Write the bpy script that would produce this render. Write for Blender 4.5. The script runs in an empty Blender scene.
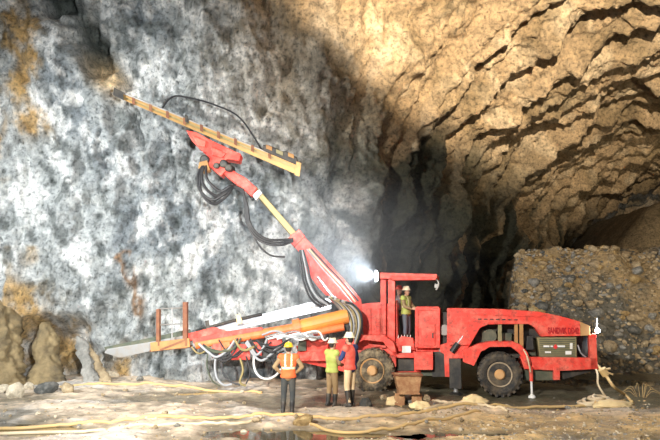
import bpy, bmesh, math, random
import numpy as np
from mathutils import Vector, Matrix, Quaternion

S = bpy.context.scene
C = S.collection
random.seed(7)

# ------------------------------------------------------------------ camera, world, exposure, lights
F = 620.0
CAM = Vector((0, 0, 2.6))
PITCH = math.atan(85 / F)
cam_data = bpy.data.cameras.new('camera')
cam_data.sensor_width = 36.0
cam_data.lens = 36.0 * F / 660.0
cam_data.clip_end = 400
cam = bpy.data.objects.new('camera', cam_data)
C.objects.link(cam)
cam.location = CAM
cam.rotation_euler = (math.pi / 2 + PITCH, 0, 0)
S.camera = cam

world = bpy.data.worlds.new('cave_dark')
S.world = world
world.use_nodes = True
world.node_tree.nodes['Background'].inputs[0].default_value = (0.75, 0.86, 1.0, 1)
world.node_tree.nodes['Background'].inputs[1].default_value = 0.10

S.view_settings.view_transform = 'Standard'
S.view_settings.look = 'None'
S.view_settings.gamma = 1.0
S.view_settings.use_curve_mapping = False
S.view_settings.exposure = 0.75


def lamp(name, kind, loc, target, energy, color, size=0.5, angle=60, blend=0.6):
    d = bpy.data.lights.new(name, kind)
    d.energy = energy
    d.color = color
    if kind == 'SPOT':
        d.spot_size = math.radians(angle)
        d.spot_blend = blend
        d.shadow_soft_size = size
    elif kind == 'AREA':
        d.size = size
    else:
        d.shadow_soft_size = size
    o = bpy.data.objects.new(name, d)
    C.objects.link(o)
    o.location = loc
    v = Vector(target) - Vector(loc)
    o.rotation_euler = v.to_track_quat('-Z', 'Y').to_euler()
    return o


# warm vault floodlight out of view, plus added fill lights with no fixtures
lamp('floodlight_warm', 'SPOT', (3.0, 1.0, 8.6), (9.6, 26.0, 25.3), 38000, (1.0, 0.83, 0.62), 0.12, 67, 0.25)
lamp('face_fill_light', 'SPOT', (0.9, 1.5, 3.9), (-8.0, 21.5, 5.0), 11000, (0.93, 0.97, 1.0), 0.25, 56, 1.0)  # added fill, out of view, brightens the grey face from the camera side
lamp('side_relief_light', 'SPOT', (-15.0, 8.5, 7.5), (-4.5, 21.8, 4.5), 9000, (0.95, 0.98, 1.0), 0.2, 74, 1.0)  # no real fixture; added at a slant to bring out the face relief
lamp('rig_fill_light', 'SPOT', (-5.0, 2.5, 7.5), (1.5, 16.5, 0.2), 8800, (1.0, 0.94, 0.86), 0.3, 72, 0.7)  # extra unseen fill, added to light the rig and the floor
lamp('pile_fill_light', 'SPOT', (17.0, 13.5, 4.5), (15.0, 27, 5.0), 1500, (1.0, 0.82, 0.55), 0.3, 80, 0.8)  # unseen light put in to brighten the rubble heap


# ------------------------------------------------------------------ pixel helpers (directions only; depth comes from what things touch)
def ray(px, py):
    x = (px - 330) / F
    y = (220 - py) / F
    sp, cp = math.sin(PITCH), math.cos(PITCH)
    return Vector((x, -sp * y + cp, cp * y + sp))


def at(px, py, Y):
    d = ray(px, py)
    return CAM + d * (Y / d.y)


def gnd(px, py, z=0.0):
    d = ray(px, py)
    return CAM + d * ((z - CAM.z) / d.z)


# ------------------------------------------------------------------ numpy noise
_rng = np.random.default_rng(11)
_perm = np.concatenate([_rng.permutation(512)] * 3)
_grad = _rng.normal(size=(512, 3))
_grad /= np.linalg.norm(_grad, axis=1)[:, None]


def pnoise(x, y, z):
    xi, yi, zi = np.floor(x).astype(np.int64), np.floor(y).astype(np.int64), np.floor(z).astype(np.int64)
    xf, yf, zf = x - xi, y - yi, z - zi
    u, v, w = [t * t * t * (t * (t * 6 - 15) + 10) for t in (xf, yf, zf)]
    xi &= 511; yi &= 511; zi &= 511

    def g(dx, dy, dz):
        h = _perm[_perm[_perm[xi + dx] + yi + dy] + zi + dz]
        gv = _grad[h]
        return gv[..., 0] * (xf - dx) + gv[..., 1] * (yf - dy) + gv[..., 2] * (zf - dz)

    def lerp(a, b, t): return a + (b - a) * t
    x00 = lerp(g(0, 0, 0), g(1, 0, 0), u); x10 = lerp(g(0, 1, 0), g(1, 1, 0), u)
    x01 = lerp(g(0, 0, 1), g(1, 0, 1), u); x11 = lerp(g(0, 1, 1), g(1, 1, 1), u)
    return 1.5 * lerp(lerp(x00, x10, v), lerp(x01, x11, v), w)


def fbm(x, y, z, octaves=4, gain=0.5, lac=2.03):
    s = 0; a = 1.0
    for i in range(octaves):
        s = s + a * pnoise(x + 17.3 * i, y - 9.1 * i, z + 5.7 * i)
        x, y, z = x * lac, y * lac, z * lac
        a *= gain
    return s


def sstep(a, b, x):
    t = np.clip((x - a) / (b - a), 0, 1)
    return t * t * (3 - 2 * t)


# ------------------------------------------------------------------ materials
MATS = {}


def nodes_of(name):
    m = bpy.data.materials.new(name)
    m.use_nodes = True
    nt = m.node_tree
    b = nt.nodes['Principled BSDF']
    MATS[name] = m
    return m, nt, b


def ramp(nt, fac, stops):
    r = nt.nodes.new('ShaderNodeValToRGB')
    e = r.color_ramp.elements
    while len(e) < len(stops):
        e.new(0.5)
    for k, (p, c) in enumerate(stops):
        e[k].position = p
        e[k].color = (*c, 1)
    nt.links.new(fac, r.inputs[0])
    return r.outputs[0]


def noise(nt, scale, detail=5, rough=0.6, coord='Object'):
    tc = nt.nodes.new('ShaderNodeTexCoord')
    n = nt.nodes.new('ShaderNodeTexNoise')
    n.inputs['Scale'].default_value = scale
    n.inputs['Detail'].default_value = detail
    n.inputs['Roughness'].default_value = rough
    nt.links.new(tc.outputs[coord], n.inputs['Vector'])
    return n.outputs['Fac']


def bump(nt, b, fac, strength=0.4, dist=0.05):
    bn = nt.nodes.new('ShaderNodeBump')
    bn.inputs['Strength'].default_value = strength
    bn.inputs['Distance'].default_value = dist
    nt.links.new(fac, bn.inputs['Height'])
    nt.links.new(bn.outputs[0], b.inputs['Normal'])


def mix(nt, a, b_, fac, mode='MIX'):
    m = nt.nodes.new('ShaderNodeMix')
    m.data_type = 'RGBA'
    m.blend_type = mode
    if isinstance(fac, (int, float)):
        m.inputs[0].default_value = fac
    else:
        nt.links.new(fac, m.inputs[0])
    for i, v in ((6, a), (7, b_)):
        if isinstance(v, tuple):
            m.inputs[i].default_value = (*v, 1)
        else:
            nt.links.new(v, m.inputs[i])
    return m.outputs[2]


def paint(name, col, dirt=(0.45, 0.33, 0.2), amount=0.5, rough=0.45, metal=0.0, scale=3.0, spec=0.5):
    m, nt, b = nodes_of(name)
    f = noise(nt, scale, 6, 0.7)
    fr = ramp(nt, f, [(0.42, (0, 0, 0)), (0.75, (amount, amount, amount))])
    c = mix(nt, col, dirt, fr)
    nt.links.new(c, b.inputs['Base Color'])
    b.inputs['Roughness'].default_value = rough
    b.inputs['Metallic'].default_value = metal
    b.inputs['Specular IOR Level'].default_value = spec
    bump(nt, b, noise(nt, 25, 3), 0.12, 0.01)
    return m


def grimy_paint(name, col, pale, dark):
    m, nt, b = nodes_of(name)
    c = mix(nt, col, pale, ramp(nt, noise(nt, 2.6, 7, 0.72), [(0.45, (0, 0, 0)), (0.72, (.75, .75, .75))]))
    c = mix(nt, c, dark, ramp(nt, noise(nt, 5.5, 8, 0.75), [(0.50, (0, 0, 0)), (0.68, (.85, .85, .85))]))
    nt.links.new(c, b.inputs['Base Color'])
    nt.links.new(ramp(nt, noise(nt, 8, 4), [(0.3, (.3, .3, .3)), (0.7, (.65, .65, .65))]), b.inputs['Roughness'])
    bump(nt, b, noise(nt, 14, 5), 0.25, 0.02)
    return m


def rock_mat(name, stops, scale=1.5, bstr=0.6, rough=0.85):
    m, nt, b = nodes_of(name)
    c = ramp(nt, noise(nt, scale, 8, 0.65), stops)
    nt.links.new(c, b.inputs['Base Color'])
    b.inputs['Roughness'].default_value = rough
    bump(nt, b, noise(nt, scale * 5, 8, 0.7), bstr, 0.08)
    return m


def shell_mat(name, rough=0.75, bstr=0.8):
    m, nt, b = nodes_of(name)
    a = nt.nodes.new('ShaderNodeAttribute')
    a.attribute_name = 'rock'
    g = ramp(nt, noise(nt, 2.2, 9, 0.68), [(0.3, (0.55, 0.55, 0.53)), (0.5, (1.0, 1.0, 1.0)), (0.72, (1.4, 1.36, 1.3))])
    g2 = ramp(nt, noise(nt, 7.0, 8, 0.72), [(0.36, (0.35, 0.36, 0.35)), (0.47, (0.95, 0.95, 0.95)), (0.62, (1.35, 1.33, 1.3))])
    g = mix(nt, g, g2, 1.0, 'MULTIPLY')
    c = mix(nt, a.outputs['Color'], g, 1.0, 'MULTIPLY')
    nt.links.new(c, b.inputs['Base Color'])
    b.inputs['Roughness'].default_value = rough
    bump(nt, b, noise(nt, 3.5, 10, 0.75), bstr, 0.3)
    return m


shell_mat('rock_shell')
RED = (0.80, 0.045, 0.030)
grimy_paint('red_paint', (0.78, 0.05, 0.03), (0.80, 0.24, 0.16), (0.26, 0.04, 0.025))
paint('orange_paint', (0.82, 0.16, 0.04), (0.75, 0.36, 0.15), 0.6, 0.45)
paint('yellow_paint', (0.80, 0.30, 0.05), (0.75, 0.16, 0.06), 0.7, 0.45)
paint('feed_tan', (0.52, 0.30, 0.10), (0.24, 0.15, 0.08), 0.7, 0.4, 0.3)
paint('feed_silver', (0.62, 0.66, 0.70), (0.25, 0.27, 0.3), 0.6, 0.3, 0.6)
paint('olive_tube', (0.30, 0.24, 0.10), (0.45, 0.33, 0.16), 0.6, 0.45, 0.3)
paint('black_steel', (0.025, 0.025, 0.025), (0.16, 0.13, 0.09), 0.6, 0.5, 0.3)
paint('dark_green_steel', (0.06, 0.075, 0.05), (0.2, 0.17, 0.1), 0.7, 0.5, 0.1)
paint('khaki_metal', (0.22, 0.19, 0.09), (0.35, 0.28, 0.14), 0.6, 0.5, 0.1)
paint('grey_steel', (0.30, 0.30, 0.29), (0.3, 0.22, 0.14), 0.7, 0.45, 0.5)
paint('chrome', (0.8, 0.8, 0.82), (0.5, 0.45, 0.4), 0.3, 0.2, 0.9)
paint('white_paint', (0.8, 0.8, 0.76), (0.5, 0.42, 0.3), 0.5, 0.5)
paint('rust_brown', (0.17, 0.06, 0.03), (0.33, 0.15, 0.06), 0.8, 0.75)
paint('ochre_steel', (0.42, 0.22, 0.075), (0.26, 0.11, 0.045), 0.8, 0.75)
paint('brown_mud_metal', (0.36, 0.17, 0.08), (0.62, 0.40, 0.20), 1.0, 0.9, 0.0, 4)
paint('rubber', (0.022, 0.021, 0.02), (0.20, 0.15, 0.09), 0.75, 0.8, 0, 4)
paint('dusty_rubber', (0.07, 0.055, 0.04), (0.48, 0.36, 0.2), 0.95, 0.85, 0, 4)
paint('rim_dust', (0.60, 0.32, 0.12), (0.45, 0.33, 0.2), 0.6, 0.7)
paint('rim_tan', (0.42, 0.33, 0.22), (0.2, 0.15, 0.1), 0.8, 0.8)
paint('hose_black', (0.018, 0.018, 0.02), (0.1, 0.09, 0.08), 0.4, 0.5)
paint('hose_grey', (0.35, 0.36, 0.37), (0.2, 0.19, 0.17), 0.6, 0.5)
paint('hose_yellow', (0.60, 0.41, 0.17), (0.45, 0.33, 0.19), 0.9, 0.7)
paint('hose_cream', (0.68, 0.56, 0.37), (0.45, 0.34, 0.2), 0.8, 0.7)
paint('pale_sack', (0.78, 0.62, 0.34), (0.55, 0.40, 0.2), 0.8, 0.9)
paint('skin', (0.50, 0.28, 0.18), (0.42, 0.22, 0.14), 0.4, 0.6)
paint('vest_orange', (0.88, 0.13, 0.03), (0.8, 0.25, 0.1), 0.4, 0.8, 0, 8)
paint('vest_lime', (0.42, 0.50, 0.11), (0.5, 0.42, 0.16), 0.5, 0.8, 0, 8)
paint('vest_red', (0.78, 0.09, 0.06), (0.8, 0.3, 0.2), 0.5, 0.8, 0, 8)
paint('reflective', (0.88, 0.84, 0.50), (0.8, 0.7, 0.4), 0.5, 0.5)
paint('cloth_navy', (0.03, 0.05, 0.16), (0.06, 0.07, 0.14), 0.6, 0.9)
paint('cloth_dark', (0.045, 0.05, 0.05), (0.12, 0.1, 0.07), 0.7, 0.9)
paint('cloth_olive', (0.26, 0.17, 0.08), (0.38, 0.28, 0.15), 0.7, 0.9)
paint('cloth_cream', (0.72, 0.55, 0.33), (0.6, 0.42, 0.22), 0.7, 0.9)
paint('cloth_white', (0.70, 0.68, 0.66), (0.55, 0.45, 0.4), 0.5, 0.9)
paint('cloth_slate', (0.10, 0.12, 0.15), (0.2, 0.18, 0.14), 0.6, 0.9)
paint('boot_black', (0.02, 0.02, 0.02), (0.2, 0.15, 0.1), 0.7, 0.5)
paint('helmet_yellow', (0.92, 0.55, 0.03), (0.8, 0.5, 0.1), 0.3, 0.35)
paint('helmet_white', (0.88, 0.80, 0.58), (0.7, 0.6, 0.4), 0.3, 0.35)
paint('eye_dark', (0.02, 0.015, 0.01), (0.02, 0.02, 0.02), 0.1, 0.3)
paint('hair_dark', (0.02, 0.015, 0.01), (0.04, 0.03, 0.02), 0.3, 0.8)
paint('letter_red', (0.42, 0.004, 0.008), (0.45, 0.02, 0.02), 0.2, 0.5)
paint('mark_red', (0.7, 0.03, 0.03), (0.7, 0.1, 0.1), 0.2, 0.5)
rock_mat('rock_tan', [(0.3, (0.16, 0.12, 0.07)), (0.5, (0.38, 0.29, 0.17)), (0.7, (0.6, 0.48, 0.31))], 2.0)
rock_mat('rock_pale', [(0.3, (0.42, 0.35, 0.25)), (0.55, (0.72, 0.62, 0.45)), (0.7, (0.85, 0.78, 0.62))], 3.0)
rock_mat('rock_grey', [(0.3, (0.10, 0.10, 0.09)), (0.5, (0.26, 0.25, 0.22)), (0.7, (0.45, 0.43, 0.38))], 2.0)
rock_mat('rock_dark', [(0.3, (0.04, 0.045, 0.04)), (0.5, (0.11, 0.11, 0.10)), (0.7, (0.24, 0.23, 0.20))], 2.0)
rock_mat('rock_pillar', [(0.3, (0.10, 0.08, 0.05)), (0.5, (0.27, 0.20, 0.10)), (0.7, (0.46, 0.34, 0.17))], 1.6, 1.0)
rock_mat('rock_ochre', [(0.3, (0.17, 0.11, 0.05)), (0.5, (0.38, 0.26, 0.11)), (0.7, (0.58, 0.44, 0.22))], 2.0)

# mud floor: vertex colour holds the dry / wet / pale mud zones
m, nt, b = nodes_of('mud')
a_ = nt.nodes.new('ShaderNodeAttribute'); a_.attribute_name = 'rock'
g_ = ramp(nt, noise(nt, 2.5, 9, 0.7), [(0.3, (0.5, 0.47, 0.43)), (0.5, (1, 1, 1)), (0.72, (1.5, 1.42, 1.28))])
nt.links.new(mix(nt, a_.outputs['Color'], g_, 1.0, 'MULTIPLY'), b.inputs['Base Color'])
sep = nt.nodes.new('ShaderNodeMath'); sep.operation = 'MULTIPLY_ADD'
nt.links.new(a_.outputs['Alpha'], sep.inputs[0]); sep.inputs[1].default_value = -0.55; sep.inputs[2].default_value = 0.85
nt.links.new(sep.outputs[0], b.inputs['Roughness'])
bump(nt, b, noise(nt, 7, 10, 0.72), 0.6, 0.07)

m, nt, b = nodes_of('muddy_water')
b.inputs['Base Color'].default_value = (0.10, 0.085, 0.05, 1)
b.inputs['Roughness'].default_value = 0.06
bump(nt, b, noise(nt, 4, 3), 0.10, 0.02)


def emit_mat(name, col, strength):
    m, nt, b = nodes_of(name)
    b.inputs['Base Color'].default_value = (*col, 1)
    b.inputs['Emission Color'].default_value = (*col, 1)
    b.inputs['Emission Strength'].default_value = strength


emit_mat('lamp_white', (0.85, 0.93, 1.0), 35)
emit_mat('lamp_blue', (0.75, 0.88, 1.0), 30)


# ------------------------------------------------------------------ object helpers
def link(name, me, mat=None, parent=None, bevel=0, smooth=False):
    o = bpy.data.objects.new(name, me)
    C.objects.link(o)
    if mat:
        if isinstance(mat, str):
            mat = [mat]
        for k in mat:
            me.materials.append(MATS[k])
    if parent:
        o.parent = parent
    if bevel:
        md = o.modifiers.new('edge', 'BEVEL')
        md.width = bevel; md.segments = 2; md.limit_method = 'ANGLE'
    if smooth:
        for p in me.polygons:
            p.use_smooth = True
    return o


def tag(o, label=None, cat=None, group=None, kind=None):
    if label: o['label'] = label
    if cat: o['category'] = cat
    if group: o['group'] = group
    if kind: o['kind'] = kind
    return o


def empty(name, loc=(0, 0, 0), rz=0):
    o = bpy.data.objects.new(name, None)
    C.objects.link(o)
    o.location = loc
    o.rotation_euler = (0, 0, rz)
    o.empty_display_size = 0.2
    return o


class MB:
    """collects shapes into one mesh"""
    def __init__(s):
        s.bm = bmesh.new()

    def box(s, lo, hi):
        x0, y0, z0 = lo; x1, y1, z1 = hi
        v = [s.bm.verts.new(p) for p in ((x0, y0, z0), (x1, y0, z0), (x1, y1, z0), (x0, y1, z0), (x0, y0, z1), (x1, y0, z1), (x1, y1, z1), (x0, y1, z1))]
        for f in ((0, 3, 2, 1), (4, 5, 6, 7), (0, 1, 5, 4), (1, 2, 6, 5), (2, 3, 7, 6), (3, 0, 4, 7)):
            s.bm.faces.new([v[i] for i in f])
        return s

    def beam(s, a, b, w, h, w2=None, h2=None, up=(0, 0, 1)):
        a, b = Vector(a), Vector(b)
        d = (b - a).normalized()
        side = d.cross(Vector(up))
        if side.length < 1e-4: side = d.cross(Vector((0, 1, 0)))
        side.normalize()
        upv = side.cross(d).normalized()
        w2 = w if w2 is None else w2; h2 = h if h2 is None else h2
        vs = []
        for p, ww, hh in ((a, w, h), (b, w2, h2)):
            for sx, sy in ((-1, -1), (1, -1), (1, 1), (-1, 1)):
                vs.append(s.bm.verts.new(p + side * (sx * ww / 2) + upv * (sy * hh / 2)))
        for f in ((3, 2, 1, 0), (4, 5, 6, 7), (0, 1, 5, 4), (1, 2, 6, 5), (2, 3, 7, 6), (3, 0, 4, 7)):
            s.bm.faces.new([vs[i] for i in f])
        return s

    def prism(s, poly, y0, y1):
        """poly: (x,z) pairs, extruded along local y"""
        f0 = [s.bm.verts.new((x, y0, z)) for x, z in poly]
        f1 = [s.bm.verts.new((x, y1, z)) for x, z in poly]
        n = len(poly)
        s.bm.faces.new(f0)
        s.bm.faces.new(f1[::-1])
        for i in range(n):
            s.bm.faces.new((f0[(i + 1) % n], f0[i], f1[i], f1[(i + 1) % n]))
        return s

    def tube(s, pts, r, n=8, r_end=None, close=True):
        pts = [Vector(p) for p in pts]
        rings = []
        ref = Vector((0.13, 0.21, 0.97))
        prev = None
        for i, p in enumerate(pts):
            t = (pts[min(i + 1, len(pts) - 1)] - pts[max(i - 1, 0)]).normalized()
            if prev is None:
                x = t.cross(ref)
                if x.length < 1e-3: x = t.cross(Vector((1, 0, 0)))
            else:
                x = prev - t * prev.dot(t)
            x.normalize(); prev = x
            y = t.cross(x)
            rr = r if r_end is None else r + (r_end - r) * i / (len(pts) - 1)
            rings.append([s.bm.verts.new(p + (x * math.cos(k * 2 * math.pi / n) + y * math.sin(k * 2 * math.pi / n)) * rr) for k in range(n)])
        for a, b in zip(rings, rings[1:]):
            for k in range(n):
                s.bm.faces.new((a[k], a[(k + 1) % n], b[(k + 1) % n], b[k]))
        if close:
            s.bm.faces.new(rings[0][::-1]); s.bm.faces.new(rings[-1])
        return s

    def lathe(s, prof, origin, axis, n=32, squash=None):
        """prof: (radius, along) pairs around axis"""
        axis = Vector(axis).normalized()
        x = axis.orthogonal().normalized(); y = axis.cross(x)
        o = Vector(origin)
        rings = [[s.bm.verts.new(o + axis * h + (x * math.cos(k * 2 * math.pi / n) + y * math.sin(k * 2 * math.pi / n)) * r) for k in range(n)] for r, h in prof]
        for a, b in zip(rings, rings[1:]):
            for k in range(n):
                s.bm.faces.new((a[k], a[(k + 1) % n], b[(k + 1) % n], b[k]))
        s.bm.faces.new(rings[0][::-1]); s.bm.faces.new(rings[-1])
        return s

    def capsule(s, a, b, ra, rb=None, n=12):
        rb = ra if rb is None else rb
        a, b = Vector(a), Vector(b)
        d = b - a
        L = max(d.length, 1e-4)
        ax = d / L if d.length > 1e-4 else Vector((0, 0, 1))
        prof = [(ra * math.cos(t), -ra * math.sin(-t)) for t in (-1.5, -1.0, -0.5, 0)]
        prof = [(r, h) for r, h in prof] + [(rb * math.cos(t), L + rb * math.sin(t)) for t in (0, 0.5, 1.0, 1.5)]
        return s.lathe(prof, a, ax, n)

    def ellip(s, c, r, seg=16, rot=None):
        M = Matrix.Translation(Vector(c)) @ (rot.to_4x4() if rot else Matrix.Identity(4)) @ Matrix.Diagonal((*r, 1))
        bmesh.ops.create_uvsphere(s.bm, u_segments=seg, v_segments=max(6, seg // 2), radius=1, matrix=M)
        return s

    def mesh(s, name='m'):
        bmesh.ops.recalc_face_normals(s.bm, faces=s.bm.faces)
        me = bpy.data.meshes.new(name)
        s.bm.to_mesh(me); s.bm.free()
        return me

    def build(s, name, mat, parent=None, bevel=0, smooth=False):
        return link(name, s.mesh(name), mat, parent, bevel, smooth)


def smooth_path(pts, sub=6):
    pts = [Vector(p) for p in pts]
    out = []
    for i in range(len(pts) - 1):
        p0 = pts[max(i - 1, 0)]; p1 = pts[i]; p2 = pts[i + 1]; p3 = pts[min(i + 2, len(pts) - 1)]
        for k in range(sub):
            t = k / sub
            out.append(0.5 * ((2 * p1) + (p2 - p0) * t + (2 * p0 - 5 * p1 + 4 * p2 - p3) * t * t + (3 * p1 - p0 - 3 * p2 + p3) * t ** 3))
    out.append(pts[-1])
    return out


def grid_mesh(name, P, col=None):
    """P: (n,m,3) array"""
    n, m_ = P.shape[:2]
    idx = np.arange(n * m_).reshape(n, m_)
    q = np.stack([idx[:-1, :-1], idx[1:, :-1], idx[1:, 1:], idx[:-1, 1:]], -1).reshape(-1, 4)
    me = bpy.data.meshes.new(name)
    me.vertices.add(n * m_)
    me.vertices.foreach_set('co', P.reshape(-1).astype(np.float32))
    me.loops.add(q.size)
    me.loops.foreach_set('vertex_index', q.reshape(-1).astype(np.int32))
    me.polygons.add(len(q))
    me.polygons.foreach_set('loop_start', np.arange(0, q.size, 4, dtype=np.int32))
    me.polygons.foreach_set('use_smooth', np.ones(len(q), dtype=bool))
    me.update(calc_edges=True)
    if col is not None:
        at_ = me.color_attributes.new('rock', 'FLOAT_COLOR', 'POINT')
        at_.data.foreach_set('color', col.reshape(-1).astype(np.float32))
    return me


def seg_dist(px_, pz_, a, b):
    ax, az = a; bx, bz = b
    dx, dz = bx - ax, bz - az
    t = np.clip(((px_ - ax) * dx + (pz_ - az) * dz) / (dx * dx + dz * dz), 0, 1)
    return np.hypot(px_ - ax - t * dx, pz_ - az - t * dz), t


# ------------------------------------------------------------------ rock shell: grey face, side wall, vault
plan = [(-24, 14.5), (-19, 18.6), (-15, 20.6), (-11, 21.5), (-7, 22.0), (-3, 22.4), (-0.6, 22.9), (1.0, 24.4), (2.6, 27.2), (5, 31.5), (9.6, 39.7), (14.4, 48.5), (20, 58), (27, 70), (36, 84)]
path = smooth_path([(x, y, 0) for x, y in plan], 24)
pa = np.array([(p.x, p.y) for p in path])
ln = np.concatenate([[0], np.cumsum(np.hypot(*np.diff(pa, axis=0).T))])
# denser rows where the photograph looks closer
dens = np.interp(ln, [0, 6, 30, 50, 75, ln[-1]], [0.6, 1.4, 1.4, 0.9, 0.5, 0.4])
cum = np.concatenate([[0], np.cumsum((dens[1:] + dens[:-1]) / 2 * np.diff(ln))])
NS, NT = 980, 400
s_ = np.interp(np.linspace(0, cum[-1], NS), cum, ln)
wx = np.interp(s_, ln, pa[:, 0]); wy = np.interp(s_, ln, pa[:, 1])
tx, ty = np.gradient(wx), np.gradient(wy)
tl = np.hypot(tx, ty); tx /= tl; ty /= tl
for _ in range(60):
    tx[1:-1] = (tx[:-2] + tx[1:-1] + tx[2:]) / 3; ty[1:-1] = (ty[:-2] + ty[1:-1] + ty[2:]) / 3
nx, ny = ty, -tx
s_corner = float(np.interp(0.2, wx[:NS // 2 + 200], s_[:NS // 2 + 200]))
k_ = sstep(s_corner - 4.5, s_corner + 5, s_)
half = 8 + (11.5 - 8) * k_
high = 19 + (14.4 - 19) * k_
phi = np.linspace(-0.03, math.radians(128), NT)
ss, pp = np.meshgrid(s_, phi, indexing='ij')
cp_, sp_ = np.cos(pp), np.sin(pp)
e1 = (0.72 + 0.10 * k_)[:, None]
inward = half[:, None] * (1 - np.sign(cp_) * np.abs(cp_) ** e1)
zz = high[:, None] * np.sign(sp_) * np.abs(sp_) ** 0.92
X = wx[:, None] + nx[:, None] * inward
Y = wy[:, None] + ny[:, None] * inward
P = np.stack([X, Y, zz], -1)
du = np.gradient(P, axis=0); dv = np.gradient(P, axis=1)
N = np.cross(dv, du); N /= np.linalg.norm(N, axis=-1, keepdims=True) + 1e-9
inw = np.stack([nx[:, None] * np.cos(pp) , ny[:, None] * np.cos(pp), -np.sin(pp)], -1)
flip = np.sign((N * inw).sum(-1)).mean()
N *= 1 if flip > 0 else -1
tt = np.cumsum(np.concatenate([np.zeros((NS, 1)), np.linalg.norm(np.diff(P, axis=1), axis=-1)], 1), 1)
kk = sstep(s_corner - 2.5, s_corner + 3.0, ss + 0.42 * np.clip(zz - 6, 0, 8) + 2.2 * fbm(X * .25, Y * .25, zz * .25, 2))
# grey face: blocky broken rock
fx, fy, fz = X, Y * 0.7, zz
face = 0.55 * fbm(fx * .22, fy * .22, fz * .16, 3) + 0.36 * (0.5 - np.abs(fbm(fx * .55 + 3, fy * .5, fz * .34, 4, 0.55)))
face *= 1.25
face += 0.46 * (0.4 - np.abs(fbm(fx * 1.1 + 3, fy, fz * .7 + 8, 5, 0.62))) + 0.10 * fbm(fx * 4, fy * 4, fz * 3.0, 3, 0.6)
crk = np.abs(fbm(fx * .45 + 40, fy * .5, fz * .22 + .35 * fx, 4, 0.6))
face -= 0.45 * np.exp(-(crk / 0.035) ** 2) * sstep(-.2, .25, fbm(fx * .3, fy * .3, fz * .3 + 50, 2))
# vault: blast rounds as stepped rings, slabs stretched along each ring
warp = 1.1 * fbm(ss * .12, tt * .10, ss * 0 + 3.3, 3) + 0.35 * fbm(ss * .5, tt * .35, ss * 0 + 9.3, 3)
saw = ((ss + warp * .75) / 2.2) % 1.0
tri = np.where(saw < .58, sstep(0, .58, saw), 1 - sstep(.58, 1.0, saw))
ringstep = -1.25 * tri * (0.55 + 0.8 * sstep(-0.3, 0.5, fbm(ss * .15 + 4, tt * .22, ss * 0 + 1.1, 2)))
saw2 = ((ss + warp * 1.3 + 0.7) / 0.95) % 1.0
slab = -0.55 * np.where(saw2 < .6, saw2 / .6, (1 - saw2) / .4) * sstep(-0.4, 0.4, fbm(ss * .6, tt * .4, ss * 0 + 21, 2))
vault = -ringstep - slab + 0.46 * fbm(ss * .6, tt * .3, ss * 0 + 5, 4, 0.55) + 0.36 * (0.4 - np.abs(fbm(ss * 1.5, tt * .6, ss * 0 + 12, 4, 0.6))) + 0.15 * fbm(ss * 3.4, tt * 1.9, ss * 0 + 2, 4, 0.62)
vault -= 0.8
lowwall = 1 - sstep(3.5, 9.5, tt)
vault = vault * (1 - 0.25 * lowwall) + lowwall * (0.7 * fbm(ss * .5, tt * .07, ss * 0 + 31, 5, 0.65) + .18 * (0.4 - np.abs(fbm(ss * 1.6, tt * .4, ss * 0 + 61, 4, .6))))
disp = face * (1 - kk) + vault * kk
# dark cleft running up from the drill tip, brown seam and low recesses at the foot of the face
q1, q2 = at(58, -10, 20.8), at(108, 72, 21.2)
d1, t1_ = seg_dist(X, zz, (q1.x, q1.z), (q2.x, q2.z))
wig = 0.35 * fbm(X * .9, Y, zz * .9, 3)
onface = (1 - kk)
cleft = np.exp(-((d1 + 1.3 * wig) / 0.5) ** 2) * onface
disp -= 2.0 * cleft
n_seam = fbm(X * 1.5, Y, zz * .9 + 3, 3)
q3, q4 = at(129, 255, 21.8), at(145, 345, 21.8)
d3, t3_ = seg_dist(X, zz, (q3.x, q3.z), (q4.x, q4.z))
seam = np.exp(-((d3 + 1.1 * wig) / (0.07 + 0.09 * t3_)) ** 2) * onface * sstep(-.3, .2, n_seam)
disp += 0.10 * seam
q5 = at(107, 77, 21)
spur = np.exp(-(((X - q5.x + (zz - q5.z) * .55) / 0.5) ** 2 + ((zz - q5.z) / 0.62) ** 2)) * onface
disp += 0.55 * spur
for (pxa, pya, rx, rz, dep) in ((44, 343, 1.25, .75, 2.2), (20, 358, .5, .9, 1.2), (70, 370, .6, .7, 1.3), (160, 355, 1.2, .28, .35)):
    q = at(pxa, pya, 21.3)
    disp -= onface * dep * np.exp(-(np.sqrt(((X - q.x) / rx) ** 2 + ((zz - q.z) / rz) ** 2) + wig * .8).clip(0) ** 2)
P2 = P + N * disp[..., None]
# rock colours (albedo): grey face, ochre patches and iron seams, tan vault, painted shade in the cleft and low on the side wall
c_grey = np.array([0.43, 0.455, 0.45]); c_blue = np.array([0.24, 0.27, 0.285]); c_white = np.array([0.78, 0.79, 0.77])
c_tan = np.array([0.43, 0.315, 0.185]); c_och = np.array([0.52, 0.32, 0.10]); c_wall_shade = np.array([0.062, 0.066, 0.045])
n1 = fbm(X * .35 + 9, Y * .35, zz * .3, 4); n2 = fbm(X * .8, Y * .8 + 4, zz * .6, 4); n3 = fbm(X * .2, Y * .2, zz * .2 + 8, 3)


def lerp3(a, b, f): return a + (b - a) * f[..., None]


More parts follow.
